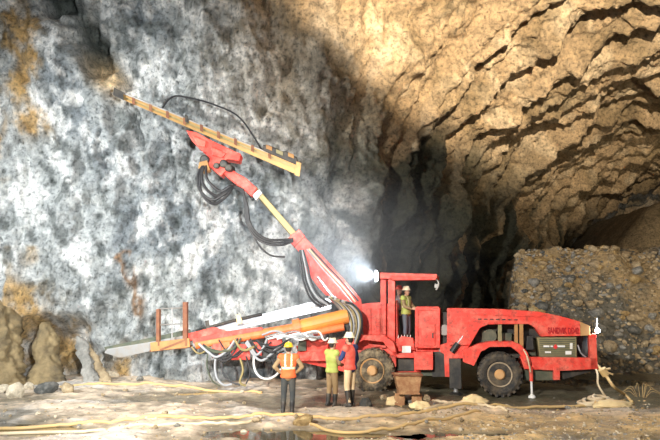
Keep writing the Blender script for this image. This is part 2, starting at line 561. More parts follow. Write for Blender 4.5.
cg = lerp3(np.broadcast_to(c_grey, P.shape), c_blue, sstep(-.1, .5, n1))
n4 = fbm(X * 1.6 + .5 * zz, Y * 1.2 + 4, zz * 1.1, 5, 0.65)
cg = lerp3(cg, c_white, sstep(-.05, .4, n2 + .5 * n4) * .9)
cg = lerp3(cg, np.array([0.10, 0.115, 0.11]), sstep(.2, .6, -n4 - .25 * n2) * .75)
offx = X - (-12.0)
och_left = sstep(-10.2, -12.2, X + 1.3 * n2) * (sstep(0.05, .35, n1 + 0.12) * .9 * (zz > 4.6) + (zz <= 4.6) * sstep(-.15, .3, fbm(X * 1.6, Y * 1.6, zz * .25 + 4, 3)))
och_left = np.clip(och_left, 0, 1)
cg = lerp3(cg, c_och, och_left)
cg = lerp3(cg, np.array([0.24, 0.15, 0.085]), np.clip(seam * 1.2, 0, 1))
cg = lerp3(cg, np.array([0.07, 0.085, 0.07]), np.clip(cleft * 1.1, 0, .9))  # shadow of the cleft painted into the rock colour as a dark band
for (pxa, pya, rx, rz) in ((8, 22, .55, .55), (15, 48, .3, .6), (3, 75, .35, .5), (12, 108, .4, .55), (8, 325, .8, .8), (30, 355, 1.0, .9), (100, 372, .5, .4)):
    q = at(pxa, pya, 20.6 if pya > 200 else 19.6)
    w_o = np.exp(-(np.sqrt(((X - q.x) / rx) ** 2 + ((zz - q.z) / rz) ** 2) + .9 * n4).clip(0) ** 2) * onface
    cg = lerp3(cg, np.array([0.52, 0.33, 0.12]), np.clip(w_o, 0, .9))
cg = lerp3(cg, np.array([0.70, 0.52, 0.30]), np.clip(spur * 1.4, 0, 1))
cg = lerp3(cg, np.array([0.50, 0.36, 0.2]), sstep(6.5, 10.5, zz) * sstep(-6.0, -1.5, X) * .5)
cv = lerp3(np.broadcast_to(c_tan, P.shape), np.array([0.58, 0.46, 0.30]), sstep(0, .5, n2))
cv = lerp3(cv, np.array([0.20, 0.15, 0.075]), sstep(.0, .5, n1) * .6)
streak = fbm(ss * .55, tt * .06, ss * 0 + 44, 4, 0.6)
wet = np.clip((1 - sstep(8.0, 13.0, tt + 2.5 * n3 + 1.5 * streak)) * sstep(-.32, 0.02, -streak + .10), 0, 1)  # mask for shade painted on the lower wall, over its greenish rock tone
cv = lerp3(cv, c_wall_shade, wet)
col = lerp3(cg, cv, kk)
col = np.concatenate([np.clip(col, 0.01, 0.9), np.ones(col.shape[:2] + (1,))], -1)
ic = int(np.searchsorted(s_, s_corner)); it = int(NT * 0.30)
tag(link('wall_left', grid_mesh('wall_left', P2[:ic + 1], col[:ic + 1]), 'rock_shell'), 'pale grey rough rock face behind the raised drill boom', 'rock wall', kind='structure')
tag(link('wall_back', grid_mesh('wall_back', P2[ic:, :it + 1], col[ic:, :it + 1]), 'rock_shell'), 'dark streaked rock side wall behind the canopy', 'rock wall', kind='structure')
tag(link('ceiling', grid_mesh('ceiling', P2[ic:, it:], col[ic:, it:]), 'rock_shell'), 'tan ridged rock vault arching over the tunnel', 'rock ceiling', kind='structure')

# ------------------------------------------------------------------ floor with shallow basins and puddles
PUD = []   # (centre, rx, ry, rotation)


def basin(p, rx, ry): PUD.append((p.x, p.y, rx, ry))


basin(gnd(285, 434), 1.7, 0.55)
basin(gnd(40, 430), 1.5, 0.5)
basin(gnd(600, 382), 4.2, 1.3)
basin(gnd(470, 434) , 0.9, 0.3)
basin(gnd(205, 392), 2.2, 0.35)


def floor_z(x, y):
    z = 0.10 * fbm(x * .35, y * .35, x * 0 + 2.2, 3) + 0.055 * fbm(x * 1.3, y * 1.3, x * 0 + 7, 4, 0.6) + 0.02 * fbm(x * 5, y * 5, x * 0 + 3, 3, 0.6)
    z = z - 0.06 * np.exp(-((y - 17.4 + .05 * x) / .8) ** 2) + 0.03
    for (cx, cy, rx, ry) in PUD:
        r2 = ((x - cx) / rx) ** 2 + ((y - cy) / ry) ** 2
        z = z - 0.14 * np.exp(-r2 * 1.2)
    z = z + 0.12 * sstep(19.5, 22.5, y) * sstep(-4, -6, x)
    return z


gx = np.linspace(-26, 26, 520); gy = np.concatenate([np.linspace(2, 10.5, 40)[:-1], np.linspace(10.5, 22, 420), np.linspace(22, 70, 60)[1:]])
FX, FY = np.meshgrid(gx, gy, indexing='ij')
FZ = floor_z(FX, FY)
m1 = fbm(FX * .3, FY * .5, FX * 0 + 3, 4); m2 = fbm(FX * 1.2, FY * 2.0, FX * 0 + 13, 4)
fc = lerp3(np.broadcast_to(np.array([0.66, 0.55, 0.42]), FX.shape + (3,)), np.array([0.62, 0.45, 0.23]), sstep(-2, 4, FX) * sstep(15.8, 14.2, FY + m1))
fc = lerp3(fc, np.array([0.24, 0.21, 0.18]), sstep(.1, .7, m2) * .6)
fc = lerp3(fc, np.array([0.62, 0.60, 0.57]), sstep(.0, .5, m1) * sstep(1, -3, FX) * .8)
wetf = np.clip(sstep(.06, -.04, FZ) * .8 + sstep(-1, 2, FX) * sstep(15.4, 16.4, FY + .6 * m1) * .9, 0, 1)
fc = lerp3(fc, np.array([0.115, 0.105, 0.07]), wetf)
fc = np.concatenate([fc, wetf[..., None]], -1)
tag(link('floor', grid_mesh('floor', np.stack([FX, FY, FZ], -1), fc), 'mud'), 'muddy cavern floor with tracks and wet hollows', 'floor', kind='structure')
PLAB = ['dark puddle in the foreground reflecting the rig, by the rock on the hose', 'muddy puddle at the lower left corner of the floor', 'long shallow pool behind the tail of the red rig', 'small puddle in the tan mud at the bottom edge', 'thin strip of water below the low drill boom']
for (cx, cy, rx, ry), lab in zip(PUD, PLAB):
    mb = MB()
    n = 40
    ring = [mb.bm.verts.new((cx + 1.7 * rx * math.cos(k * 2 * math.pi / n), cy + 1.7 * ry * math.sin(k * 2 * math.pi / n), -0.035)) for k in range(n)]
    mb.bm.faces.new(ring)
    tag(mb.build('puddle', 'muddy_water'), lab, 'puddle')


def fz(x, y):
    return float(floor_z(np.array([x]), np.array([y]))[0])


def on_floor(px, py):
    p = gnd(px, py)
    p.z = fz(p.x, p.y)
    return p


# ------------------------------------------------------------------ rocks
def rock_mesh(seed, flat=0.75, sub=2, jag=0.3):
    r = random.Random(seed)
    bm = bmesh.new()
    bmesh.ops.create_icosphere(bm, subdivisions=sub, radius=1)
    # cut with random planes for angular faces
    for _ in range(9):
        nrm = Vector((r.gauss(0, 1), r.gauss(0, 1), r.gauss(0, 1))).normalized()
        d = r.uniform(0.55, 0.85)
        for v in bm.verts:
            t = v.co.dot(nrm)
            if t > d: v.co -= nrm * (t - d)
    sx, sy = r.uniform(.8, 1.15), r.uniform(.7, 1.0)
    for v in bm.verts:
        v.co = Vector((v.co.x * sx, v.co.y * sy, v.co.z * flat)) * (1 + r.uniform(-.04, .04) * jag)
    me = bpy.data.meshes.new('rock')
    bm.to_mesh(me); bm.free()
    return me


ROCKS = {}
for mk in ('rock_tan', 'rock_grey', 'rock_pale', 'rock_dark', 'rock_ochre'):
    ROCKS[mk] = []
    for k in range(5):
        me = rock_mesh(hash(mk) % 97 * 0 + k * 13 + len(mk) * 7)
        me.materials.append(MATS[mk])
        ROCKS[mk].append(me)


def put_rock(p, r, mk, label, group=None, name='rock', sink=0.35, k=None):
    o = bpy.data.objects.new(name, ROCKS[mk][random.randrange(5) if k is None else k])
    C.objects.link(o)
    o.location = (p[0], p[1], p[2] + r * 0.75 * (1 - 2 * sink))
    o.scale = (r * random.uniform(.9, 1.25), r * random.uniform(.85, 1.1), r * random.uniform(.85, 1.1))
    o.rotation_euler = (random.uniform(-.3, .3), random.uniform(-.3, .3), random.uniform(0, 6.28))
    tag(o, label, 'rock', group)
    return o


# muck pile: heaped body, countable larger blocks on it, fine rubble as one mass
def pile_z(x, y):
    w1 = 0.6 * fbm(x * .3, y * .3, x * 0 + 6, 3)
    front = sstep(0, 1, (y - 23.4 + w1 + 0.10 * (x - 12)) / 3.6)
    left = sstep(0, 1, (x - 6.6 + 0.4 * w1 - 0.31 * (y - 25)) / 1.0)
    back = 1 - sstep(36, 42, y)
    h = 5.15 + 0.35 * fbm(x * .5, y * .5, x * 0 + 1, 3) + 0.35 * sstep(14, 17, x)
    f = (0.55 * np.clip((y - 23.4 + w1 + 0.10 * (x - 12)) / 3.6, 0, 1) + 0.45 * front)
    return h * f * left * back - 0.15


ux = np.linspace(6.0, 34, 330); uy = np.concatenate([np.linspace(22.5, 29, 170), np.linspace(29, 44, 60)[1:]])
UX, UY = np.meshgrid(ux, uy, indexing='ij')
UZ = pile_z(UX, UY) + (0.16 * fbm(UX * 1.4, UY * 1.4, UX * 0, 3) + 0.09 * np.abs(fbm(UX * 4, UY * 4, UX * 0 + 8, 3))) * sstep(.0, .4, pile_z(UX, UY))
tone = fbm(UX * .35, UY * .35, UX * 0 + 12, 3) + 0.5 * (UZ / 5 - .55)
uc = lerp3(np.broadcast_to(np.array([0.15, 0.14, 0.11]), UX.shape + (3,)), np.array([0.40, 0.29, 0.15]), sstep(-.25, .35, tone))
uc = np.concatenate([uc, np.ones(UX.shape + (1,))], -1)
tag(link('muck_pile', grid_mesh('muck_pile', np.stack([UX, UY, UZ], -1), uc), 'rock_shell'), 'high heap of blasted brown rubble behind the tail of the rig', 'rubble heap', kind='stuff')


def pile_pt(x, y): return Vector((x, y, float(pile_z(np.array([x]), np.array([y]))[0])))


rr = random.Random(3)
cnt = 0
while cnt < 260:
    x, y = rr.uniform(7.2, 18), rr.uniform(23.2, 27.4)
    p = pile_pt(x, y)
    if p.z < 0.05: continue
    r = rr.choice([.13, .16, .19, .22, .26, .32]) * rr.uniform(.8, 1.1)
    up = p.z / 5
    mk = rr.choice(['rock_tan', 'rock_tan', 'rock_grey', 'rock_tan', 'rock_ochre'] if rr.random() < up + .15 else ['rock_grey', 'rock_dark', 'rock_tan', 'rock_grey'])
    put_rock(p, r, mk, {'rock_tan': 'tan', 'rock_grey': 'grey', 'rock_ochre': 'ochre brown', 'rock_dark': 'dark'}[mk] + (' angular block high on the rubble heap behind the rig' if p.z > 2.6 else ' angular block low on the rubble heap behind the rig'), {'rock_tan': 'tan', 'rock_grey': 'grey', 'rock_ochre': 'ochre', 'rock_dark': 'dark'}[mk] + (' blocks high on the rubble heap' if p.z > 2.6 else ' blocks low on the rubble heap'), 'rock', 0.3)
    cnt += 1
# fine rubble: thousands of stones joined
base = []
for k in range(4):
    bm = bmesh.new(); bm.from_mesh(rock_mesh(50 + k, sub=1)); bmesh.ops.triangulate(bm, faces=bm.faces)
    base.append((np.array([v.co[:] for v in bm.verts]), np.array([[v.index for v in f.verts] for f in bm.faces]))); bm.free()


def stone_mass(name, pts, mats, label, cat, rad):
    V, Fc, MI = [], [], []
    off = 0
    for p in pts:
        v, f = base[rr.randrange(4)]
        a = rr.uniform(0, 6.28); r = rad()
        ca, sa = math.cos(a), math.sin(a)
        w = v * r * np.array([rr.uniform(.8, 1.3), rr.uniform(.8, 1.2), rr.uniform(.7, 1.2)])
        w = np.stack([w[:, 0] * ca - w[:, 1] * sa, w[:, 0] * sa + w[:, 1] * ca, w[:, 2]], -1) + np.array(p[:])
        V.append(w); Fc.append(f + off); off += len(v)
        MI += [rr.randrange(len(mats))] * len(f)
    me = bpy.data.meshes.new(name)
    me.from_pydata(np.concatenate(V).tolist(), [], np.concatenate(Fc).tolist())
    for mk in mats: me.materials.append(MATS[mk])
    me.polygons.foreach_set('material_index', MI)
    o = bpy.data.objects.new(name, me); C.objects.link(o)
    return tag(o, label, cat, kind='stuff')


pts = []
while len(pts) < 3800:
    p = pile_pt(rr.uniform(6.8, 19), rr.uniform(23.0, 27.9))
    if p.z > -0.02: pts.append(p)
stone_mass('rubble', pts, ['rock_tan', 'rock_grey', 'rock_tan', 'rock_dark', 'rock_tan'], 'loose small stones covering the rubble heap', 'rubble', lambda: rr.choice([.05, .07, .09, .12]) )
pts = []
while len(pts) < 2600:
    px, py = rr.uniform(-40, 700), 375 + 75 * rr.random() ** 0.8
    if px > 440 and py < 398: continue
    if rr.random() < .45: px = rr.uniform(430, 680); py = rr.uniform(402, 445)
    p = on_floor(px, py)
    if p.z < -.03: continue
    pts.append(p)
stone_mass('gravel', pts, ['rock_tan', 'rock_pale', 'rock_grey', 'rock_ochre', 'rock_tan'], 'small gravel strewn over the muddy floor', 'gravel', lambda: rr.choice([.015, .02, .03, .045]))

# far heap in the tunnel, dimly lit
hx = np.linspace(17, 44, 120); hy = np.linspace(44, 60, 70)
HX, HY = np.meshgrid(hx, hy, indexing='ij')
HZ = (2.0 + 9.0 * sstep(0, 1, (HX - 17.2) / 9.5)) * sstep(0, 1, (HY - 44.5) / 4.5) + .2 * fbm(HX * .5, HY * .5, HX * 0, 3) - .3
hc = np.concatenate([np.broadcast_to(np.array([0.30, 0.23, 0.14]), HX.shape + (3,)), np.ones(HX.shape + (1,))], -1)
tag(link('muck_pile', grid_mesh('muck_pile', np.stack([HX, HY, HZ], -1), hc), 'rock_shell'), 'smooth brown bank far inside the dark tunnel mouth', 'rubble heap', kind='stuff')
lamp('tunnel_lamp', 'POINT', (27.0, 40.5, 7.2), (27, 60, 5), 420, (1.0, 0.85, 0.6), 0.2)
#SECTION2
# ------------------------------------------------------------------ the drilling rig
YAW = math.radians(-12)
_r0 = gnd(500, 397)
RIG_O = Vector((_r0.x, _r0.y, 0.0))
EX = Vector((math.cos(YAW), math.sin(YAW), 0)); EY = Vector((-math.sin(YAW), math.cos(YAW), 0))
rig = empty('drilling_rig', RIG_O, YAW)
tag(rig, 'red two-boom drilling jumbo with canopy, hoses and muddy wheels', 'drilling rig')


def loc(p):
    d = p - RIG_O
    return Vector((d.dot(EX), d.dot(EY), d.z))


def L(px, py, v=0.0):
    """rig-local point where the pixel ray meets the vertical plane v metres inside the near flank"""
    d = ray(px, py)
    t = (v + (RIG_O - CAM).dot(EY)) / d.dot(EY)
    return loc(CAM + d * t)


def Q(px, py, Y): return loc(at(px, py, Y))


def poly(pts, v): return [(p.x, p.z) for p in (L(x, y, v) for x, y in pts)]


def plate(name, pts, v0, v1, mat, parent=None, bevel=0.012):
    return MB().prism(poly(pts, v0), v0, v1).build(name, mat, parent or rig, bevel)


def rect(x0, y0, x1, y1): return [(x0, y0), (x1, y0), (x1, y1), (x0, y1)]


# wheels
def wheel(px, py, rpx, v0, width, dusty):
    c = L(px, py, v0)
    R = (L(px, py, v0) - L(px, py + rpx, v0)).length
    c.z = R * 0.985
    w = empty('wheel', c)
    w.parent = rig
    t = MB()
    prof = [(R * .56, 0.05), (R * .62, 0.01), (R * .80, -0.015), (R * .93, 0.02), (R * .97, 0.08), (R * .97, width - .08), (R * .93, width - .02), (R * .8, width + .015), (R * .62, width - .01), (R * .56, width - .05)]
    t.lathe(prof, (0, 0, 0), (0, 1, 0), 48)
    n = 22
    for k in range(n):
        for side in (0, 1):
            a = (k + .5 * side) * 2 * math.pi / n
            y0, y1 = (0.0, width * .52) if side == 0 else (width * .48, width)
            d0 = a - .05; d1 = a + .07
            p0 = Vector((math.cos(d0) * R * .955, y0 + .01, math.sin(d0) * R * .955))
            p1 = Vector((math.cos(d1) * R * .965, y1 - .01, math.sin(d1) * R * .965))
            t.beam(p0, p1, 0.085, 0.07, up=(math.cos(a), 0, math.sin(a)))
    t.build('tyre', 'dusty_rubber' if dusty else 'rubber', w, 0, False)
    r = MB()
    r.lathe([(R * .58, .055), (R * .55, .03), (R * .50, .05), (R * .44, .10), (R * .30, .12), (R * .30, width - .05), (R * .58, width - .05)], (0, 0, 0), (0, 1, 0), 40)
    r.build('rim', 'rim_dust' if dusty else 'rim_tan', w, 0, False)
    h = MB()
    h.lathe([(0.02, -.03), (R * .17, -.03), (R * .22, 0.0), (R * .25, .06), (R * .25, .2)], (0, 0, 0), (0, 1, 0), 24)
    h.build('hub', 'rim_dust', w, 0, False)
    bo = MB()
    for k in range(10):
        a = k * 2 * math.pi / 10
        cx, cz = math.cos(a) * R * .36, math.sin(a) * R * .36
        bo.lathe([(.022, .08), (.022, .13)], (cx, 0, cz), (0, 1, 0), 6)
    bo.build('wheel_nut', 'grey_steel', w)
    return w


wheel(372, 368, 22.5, 0.0, 0.46, True)
wheel(500, 375, 22.5, 0.0, 0.46, False)
wheel(372, 368, 22.5, 1.85, 0.46, True)
wheel(500, 375, 22.5, 1.85, 0.46, False)

# front carrier
plate('front_frame', [(296, 346), (330, 342), (345, 338), (366, 334), (440, 345), (440, 374), (345, 372), (300, 362)], 0.55, 1.75, 'red_paint')
plate('axle_housing', rect(357, 364, 388, 378), 0.5, 1.8, 'black_steel')
plate('wheel_guard', [(340, 350), (348, 341), (362, 335), (384, 335), (394, 343), (396, 352), (391, 352), (383, 342), (364, 340), (352, 346), (344, 354)], 0.05, 0.55, 'red_paint')
plate('front_bulkhead', [(361, 304), (382, 302), (384, 346), (372, 348), (364, 340)], 0.45, 1.0, 'red_paint')
plate('bulkhead_rib', rect(367, 308, 371, 338), 0.40, 0.46, 'red_paint')
plate('bulkhead_rib', rect(376, 308, 380, 338), 0.40, 0.46, 'red_paint')
plate('control_tower', [(381, 306), (397, 300), (398, 350), (381, 350)], 0.6, 1.1, 'red_paint')
# canopy
plate('canopy_post', rect(380.5, 276, 386, 348), 0.45, 0.62, 'red_paint')
plate('canopy_post', rect(388, 276, 395, 348), 0.45, 0.62, 'red_paint')
plate('canopy_post', rect(381, 277, 386, 345), 1.75, 1.92, 'red_paint')
plate('canopy_post', rect(388, 277, 394, 345), 1.75, 1.92, 'red_paint')
can = plate('canopy_roof', [(380, 272.5), (437, 274), (437, 278.5), (380, 279)], 0.35, 2.05, 'red_paint')
plate('roof_edge', [(392, 276.5), (436, 277.5), (436, 280), (392, 280.5)], 0.33, 0.40, 'red_paint', can)
plate('roof_edge', [(392, 277.5), (436, 277.5), (436, 280), (392, 280.5)], 2.0, 2.07, 'red_paint', can)
hk = MB().tube(smooth_path([L(434, 279, .4), L(438, 281, .4), L(438.5, 286, .4), L(436, 290, .42)], 5), .028, 8)
hk.box((L(436, 286, .4) - Vector((.04, .04, .06)))[:], (L(436, 286, .4) + Vector((.06, .06, .06)))[:])
hk.build('roof_lamp', 'grey_steel', rig)
# deck where the operators stand
DECK = L(404, 343, 0.6).z
a_, b_ = L(394, 343, .5), L(447, 343, .5)
dk = MB().box((a_.x, .45, DECK - .08), (b_.x, 1.95, DECK)).build('deck', 'black_steel', rig, .01)
plate('control_console', [(396, 340), (402, 336), (413, 338), (415, 350), (396, 352)], 0.42, 0.52, 'red_paint')
cc = MB()
for k in range(5):
    p = L(398 + 3 * k, 339, .47)
    cc.tube([p, p + Vector((.02, 0, .12))], .012, 6)
cc.build('control_lever', 'white_paint', rig)
plate('control_box', rect(402, 346, 411, 353), 0.34, 0.45, 'white_paint')
# red cabinet beside the platform
cab = plate('cabinet', [(415, 308.5), (417, 306.5), (438, 306.5), (440, 308.5), (440, 348), (415, 348)], 0.30, 1.2, 'red_paint')
plate('cabinet_frame', rect(415.2, 309, 418, 347), 0.27, 0.31, 'red_paint', cab, .005)
plate('cabinet_frame', rect(437, 309, 439.8, 347), 0.27, 0.31, 'red_paint', cab, .005)
plate('cabinet_frame', rect(418, 307.5, 437, 310.5), 0.27, 0.31, 'red_paint', cab, .005)
plate('access_door', rect(422, 324, 435, 346), 0.265, 0.31, 'red_paint', cab, .01)
plate('handle', rect(432, 333, 433.2, 338), 0.24, 0.27, 'black_steel', cab, 0)
# lower gear between the axles
plate('tool_box', rect(414, 352, 433, 370), 0.22, 0.8, 'red_paint')
plate('step', rect(388, 356, 396, 367), 0.25, 0.7, 'red_paint')
plate('step', rect(396, 353, 414, 358), 0.35, 0.7, 'red_paint')
plate('hydraulic_tank', rect(396, 358, 414, 371), 0.5, 1.0, 'black_steel')
plate('hydraulic_tank', rect(432, 352, 446, 377), 0.42, 1.2, 'black_steel')
plate('belly_plate', rect(421, 368, 446, 376), 0.5, 1.4, 'dark_green_steel')
plate('hinge_mast', [(441, 312), (448, 312), (448, 352), (441, 352)], 0.6, 1.3, 'black_steel')
hb = MB()
for z_ in (330, 350):
    p = L(444.5, z_, .45)
    hb.lathe([(.16, 0), (.16, .55)], p, (0, 1, 0), 20)
hb.build('hinge_pin', 'grey_steel', rig)

# rear carrier
plate('rear_frame', [(447, 309), (471, 309), (470, 345), (465, 352), (463, 358), (452, 362), (450, 377), (445, 377), (444, 354), (440, 352), (440, 345), (447, 343)], 0.30, 1.9, 'red_paint')
plate('lift_lug', [(449, 314), (455, 312), (458, 330), (455, 344), (449, 346)], 0.24, 0.30, 'red_paint')
cyl = MB().tube([L(452, 352, .26), L(458, 343, .26)], .09, 12).build('steering_cylinder', 'black_steel', rig)
MB().tube([L(458, 343, .26), L(463, 336, .26)], .045, 10).build('cylinder_rod', 'chrome', cyl)
hood = plate('hood', [(447, 308), (500, 309), (538, 311.5), (560, 316), (580, 321.5), (580.5, 336), (541, 336.5), (535, 328), (529, 324), (488, 324.5), (480, 328), (470, 345), (458, 345), (447, 340)], 0.22, 2.0, 'red_paint')
plate('hood_cap', [(580, 321.5), (590, 326), (590.5, 335.5), (580.5, 336)], 0.22, 2.0, 'ochre_steel')
plate('hood_rib', [(470, 312), (540, 315), (540, 317), (470, 314.5)], 0.19, 0.225, 'red_paint', hood, .004)
plate('exhaust_stub', rect(529, 307.5, 534, 312.5), 0.6, 0.8, 'khaki_metal')
for k in range(7):
    plate('louvre', rect(478 + 6 * k, 318.6 + .12 * k, 481.5 + 6 * k, 319.6 + .12 * k), 0.20, 0.225, 'black_steel', hood, 0)
plate('engine', rect(474, 322, 592, 358), 0.75, 1.6, 'black_steel')
for (x0, y0, x1, y1) in ((482, 330, 496, 346), (498, 333, 512, 346), (527, 340, 536, 356)):
    plate('engine_block', rect(x0, y0, x1, y1), .55, .9, 'dark_green_steel', None, .02)
MB().lathe([(.2, 0), (.2, .12)], L(490, 336, .44), (0, 1, 0), 20).build('flywheel_cover', 'dark_green_steel', rig, .01)
plate('hood_strut', rect(498, 324, 502, 346), 0.26, 0.4, 'khaki_metal')
plate('hood_strut', rect(514.5, 324, 518, 346), 0.26, 0.4, 'ochre_steel')
plate('hood_strut', rect(519.5, 324, 523.5, 348), 0.24, 0.4, 'ochre_steel')
plate('air_filter', [(527, 336), (533, 336), (534, 350), (526, 350)], 0.3, 0.6, 'black_steel')
plate('wheel_guard', [(462, 351), (478, 344), (490, 341.5), (513, 341.5), (521, 345), (528, 353), (531, 364), (526, 364), (519, 353), (511, 347), (490, 347), (481, 352), (474, 366), (463, 362)], 0.03, 0.5, 'red_paint')
grl = plate('radiator_box', [(537, 337.5), (576.5, 337), (577, 358.5), (540, 358.5)], 0.30, 1.7, 'khaki_metal')
for k in range(9):
    y0 = 339.2 + 2.05 * k
    plate('grille_slat', rect(539.5, y0, 575, y0 + .8), 0.285, 0.31, 'dark_green_steel', grl, 0)
for k, (x0, x1) in enumerate(((543.5, 549.5), (550.5, 553), (557, 565), (570, 572.6))):
    plate('label_plate', rect(x0, 345.4 if k < 3 else 343, x1, 347.2 if k < 3 else 349), 0.275, 0.29, 'white_paint', grl, 0)
plate('label_plate', [(553, 347), (555.5, 344), (558, 347), (555.5, 349.5)], 0.272, 0.29, 'mark_red', grl, 0)
plate('label_plate', rect(565.5, 351, 571.5, 354.5), 0.275, 0.29, 'white_paint', grl, 0)
plate('label_plate', rect(545, 351.4, 551, 353), 0.275, 0.29, 'white_paint', grl, 0)
plate('side_rail', [(520, 357), (597, 358), (597, 369), (560, 371), (524, 369)], 0.16, 0.42, 'red_paint')
plate('rear_floor', [(522, 362), (597, 362), (597, 368), (522, 368)], 0.42, 1.95, 'red_paint')
plate('side_rail', [(524, 358), (597, 358), (597, 368), (524, 368)], 1.9, 2.1, 'red_paint')
plate('rail_hanger', rect(553.5, 366, 560, 380), 0.14, 0.42, 'red_paint')
plate('fuel_tank', rect(524, 368, 554, 380.5), 0.3, 1.6, 'dark_green_steel')
plate('skid_plate', [(560, 370), (597, 366), (594, 371), (562, 380)], 0.35, 1.9, 'black_steel')
plate('rear_post', [(589, 335), (596, 334), (598, 369), (590.5, 369)], 0.16, 0.40, 'red_paint')
plate('rear_post', [(589, 336), (596, 335), (597, 368), (590.5, 368)], 1.8, 2.04, 'red_paint')
plate('rear_bar', [(590.5, 350), (597, 350), (597, 355), (590.5, 355)], 0.4, 1.8, 'red_paint')
MB().tube(smooth_path([L(578, 345, .3), L(581, 353, .25), L(586, 357, .3)], 6), .02, 8).build('hose', 'hose_grey', rig)
# lettering on the hood flank
fc_ = bpy.data.curves.new('lettering', 'FONT')
fc_.body = 'SANDVIK DD42'
fc_.size = 0.235; fc_.extrude = 0.006; fc_.offset = 0.011
fo = bpy.data.objects.new('tmp', fc_); C.objects.link(fo)
bpy.context.view_layer.update()
me = bpy.data.meshes.new_from_object(fo.evaluated_get(bpy.context.evaluated_depsgraph_get()))
bpy.data.objects.remove(fo)
w_ = max(v.co.x for v in me.vertices) - min(v.co.x for v in me.vertices)
p0, p1 = L(548, 334, .212), L(579.3, 334, .212)
kx = (p1.x - p0.x) / w_
for v in me.vertices:
    x, y, z = v.co
    v.co = (p0.x + x * kx, p0.y - z, p0.z + .02 + y * .98)
link('lettering', me, 'letter_red', hood)

# jacks
for (px, v) in ((455, .12), (455, 2.0)):
    j = empty('jack', L(px, 362, v)); j.parent = rig
    o_ = L(px, 362, v)
    b0 = L(px, 398, v); 
    MB().box((-.17, -.12, -.75), (.17, .12, .1)).build('jack_sleeve', 'black_steel', j, .01)
    MB().tube([(0, 0, -.7), (0, 0, -o_.z + .06)], .07, 14).build('jack_rod', 'grey_steel', j)
    MB().lathe([(.2, -o_.z - .02), (.2, -o_.z + .03), (.1, -o_.z + .09)], (0, 0, 0), (0, 0, 1), 20).build('jack_foot', 'black_steel', j)
j = empty('jack', L(531, 372, .1)); j.parent = rig
o_ = L(531, 372, .1)
MB().tube([(0, 0, .15), (0, 0, -.25)], .055, 12).build('jack_sleeve', 'red_paint', j)
MB().tube([(0, 0, -.2), (0, 0, -o_.z + .05)], .032, 10).build('jack_rod', 'white_paint', j)
MB().lathe([(.10, -o_.z - .02), (.10, -o_.z + .04), (.05, -o_.z + .08)], (0, 0, 0), (0, 0, 1), 16).build('jack_foot', 'white_paint', j)
MB().tube(smooth_path([L(521, 346, .1), L(526, 354, .0), L(529, 364, -.02), L(530.5, 372, .03)], 6), .022, 8).build('jack_hose', 'hose_cream', rig)

# work lamps
def work_lamp(p, d, r, mat, nm='work_lamp'):
    e = empty(nm, p); e.parent = rig
    d = Vector(d).normalized()
    MB().lathe([(r * .5, -.16), (r * .95, -.10), (r, 0.0), (r * 1.08, .0), (r * 1.08, .02)], (0, 0, 0), d, 20).build('lamp_housing', 'black_steel', e)
    MB().lathe([(r * .2, .045), (r * .8, .035), (r * .98, .021)], (0, 0, 0), d, 20).build('lens', mat, e)
    return e


pl = L(377, 276, .5)
work_lamp(pl, (-1, -.55, -.05), .17, 'lamp_white')
pl2 = L(377, 276, 1.5)
work_lamp(pl2, (-1, -.2, .1), .15, 'lamp_white')
pr_ = L(597, 330.5, .35)
work_lamp(pr_, (.35, -1, -.05), .075, 'lamp_blue')
MB().tube([L(592.5, 334, .4), L(596.5, 333, .36), L(597, 318, .36)], .015, 6).build('whip_aerial', 'white_paint', rig)


def to_world(p): return RIG_O + EX * p.x + EY * p.y + Vector((0, 0, p.z))


lamp('work_lamp_beam', 'SPOT', to_world(pl + Vector((-.12, -.07, 0))), at(215, 250, 21.5), 210, (0.82, 0.91, 1.0), .12, 130, .8)
lamp('work_lamp_beam', 'SPOT', to_world(pl2 + Vector((-.15, 0, 0))), at(240, 210, 22.0), 180, (0.82, 0.91, 1.0), .12, 130, .8)
lamp('tail_lamp_beam', 'POINT', to_world(pr_ + Vector((.05, -.14, 0))), (0, 0, 0), 45, (0.75, 0.88, 1.0), .05)

# ---- raised boom
YB = to_world(L(358, 320, .8)).y
boom = empty('raised_boom', Q(358, 318, YB)); boom.parent = rig
BO = Q(358, 318, YB)


def B(px, py, Y): return Q(px, py, Y) - BO


def bplate(name, pts, Y0, dY, mat, bevel=.012, parent=None, origin=None):
    """plate in a vertical plane facing the hall, Y0 -> Y0+dY; points by pixel"""
    mb = MB()
    org = BO if origin is None else origin
    f0 = []
    for (x, y) in pts:
        f0.append(at(x, y, Y0))
    a = [mb.bm.verts.new(loc(p) - org) for p in f0]
    b = [mb.bm.verts.new(loc(p + Vector((0, dY, 0))) - org) for p in f0]
    n = len(pts)
    mb.bm.faces.new(a); mb.bm.faces.new(b[::-1])
    for i in range(n): mb.bm.faces.new((a[(i + 1) % n], a[i], b[i], b[(i + 1) % n]))
    return mb.build(name, mat, boom if parent is None else parent, bevel)


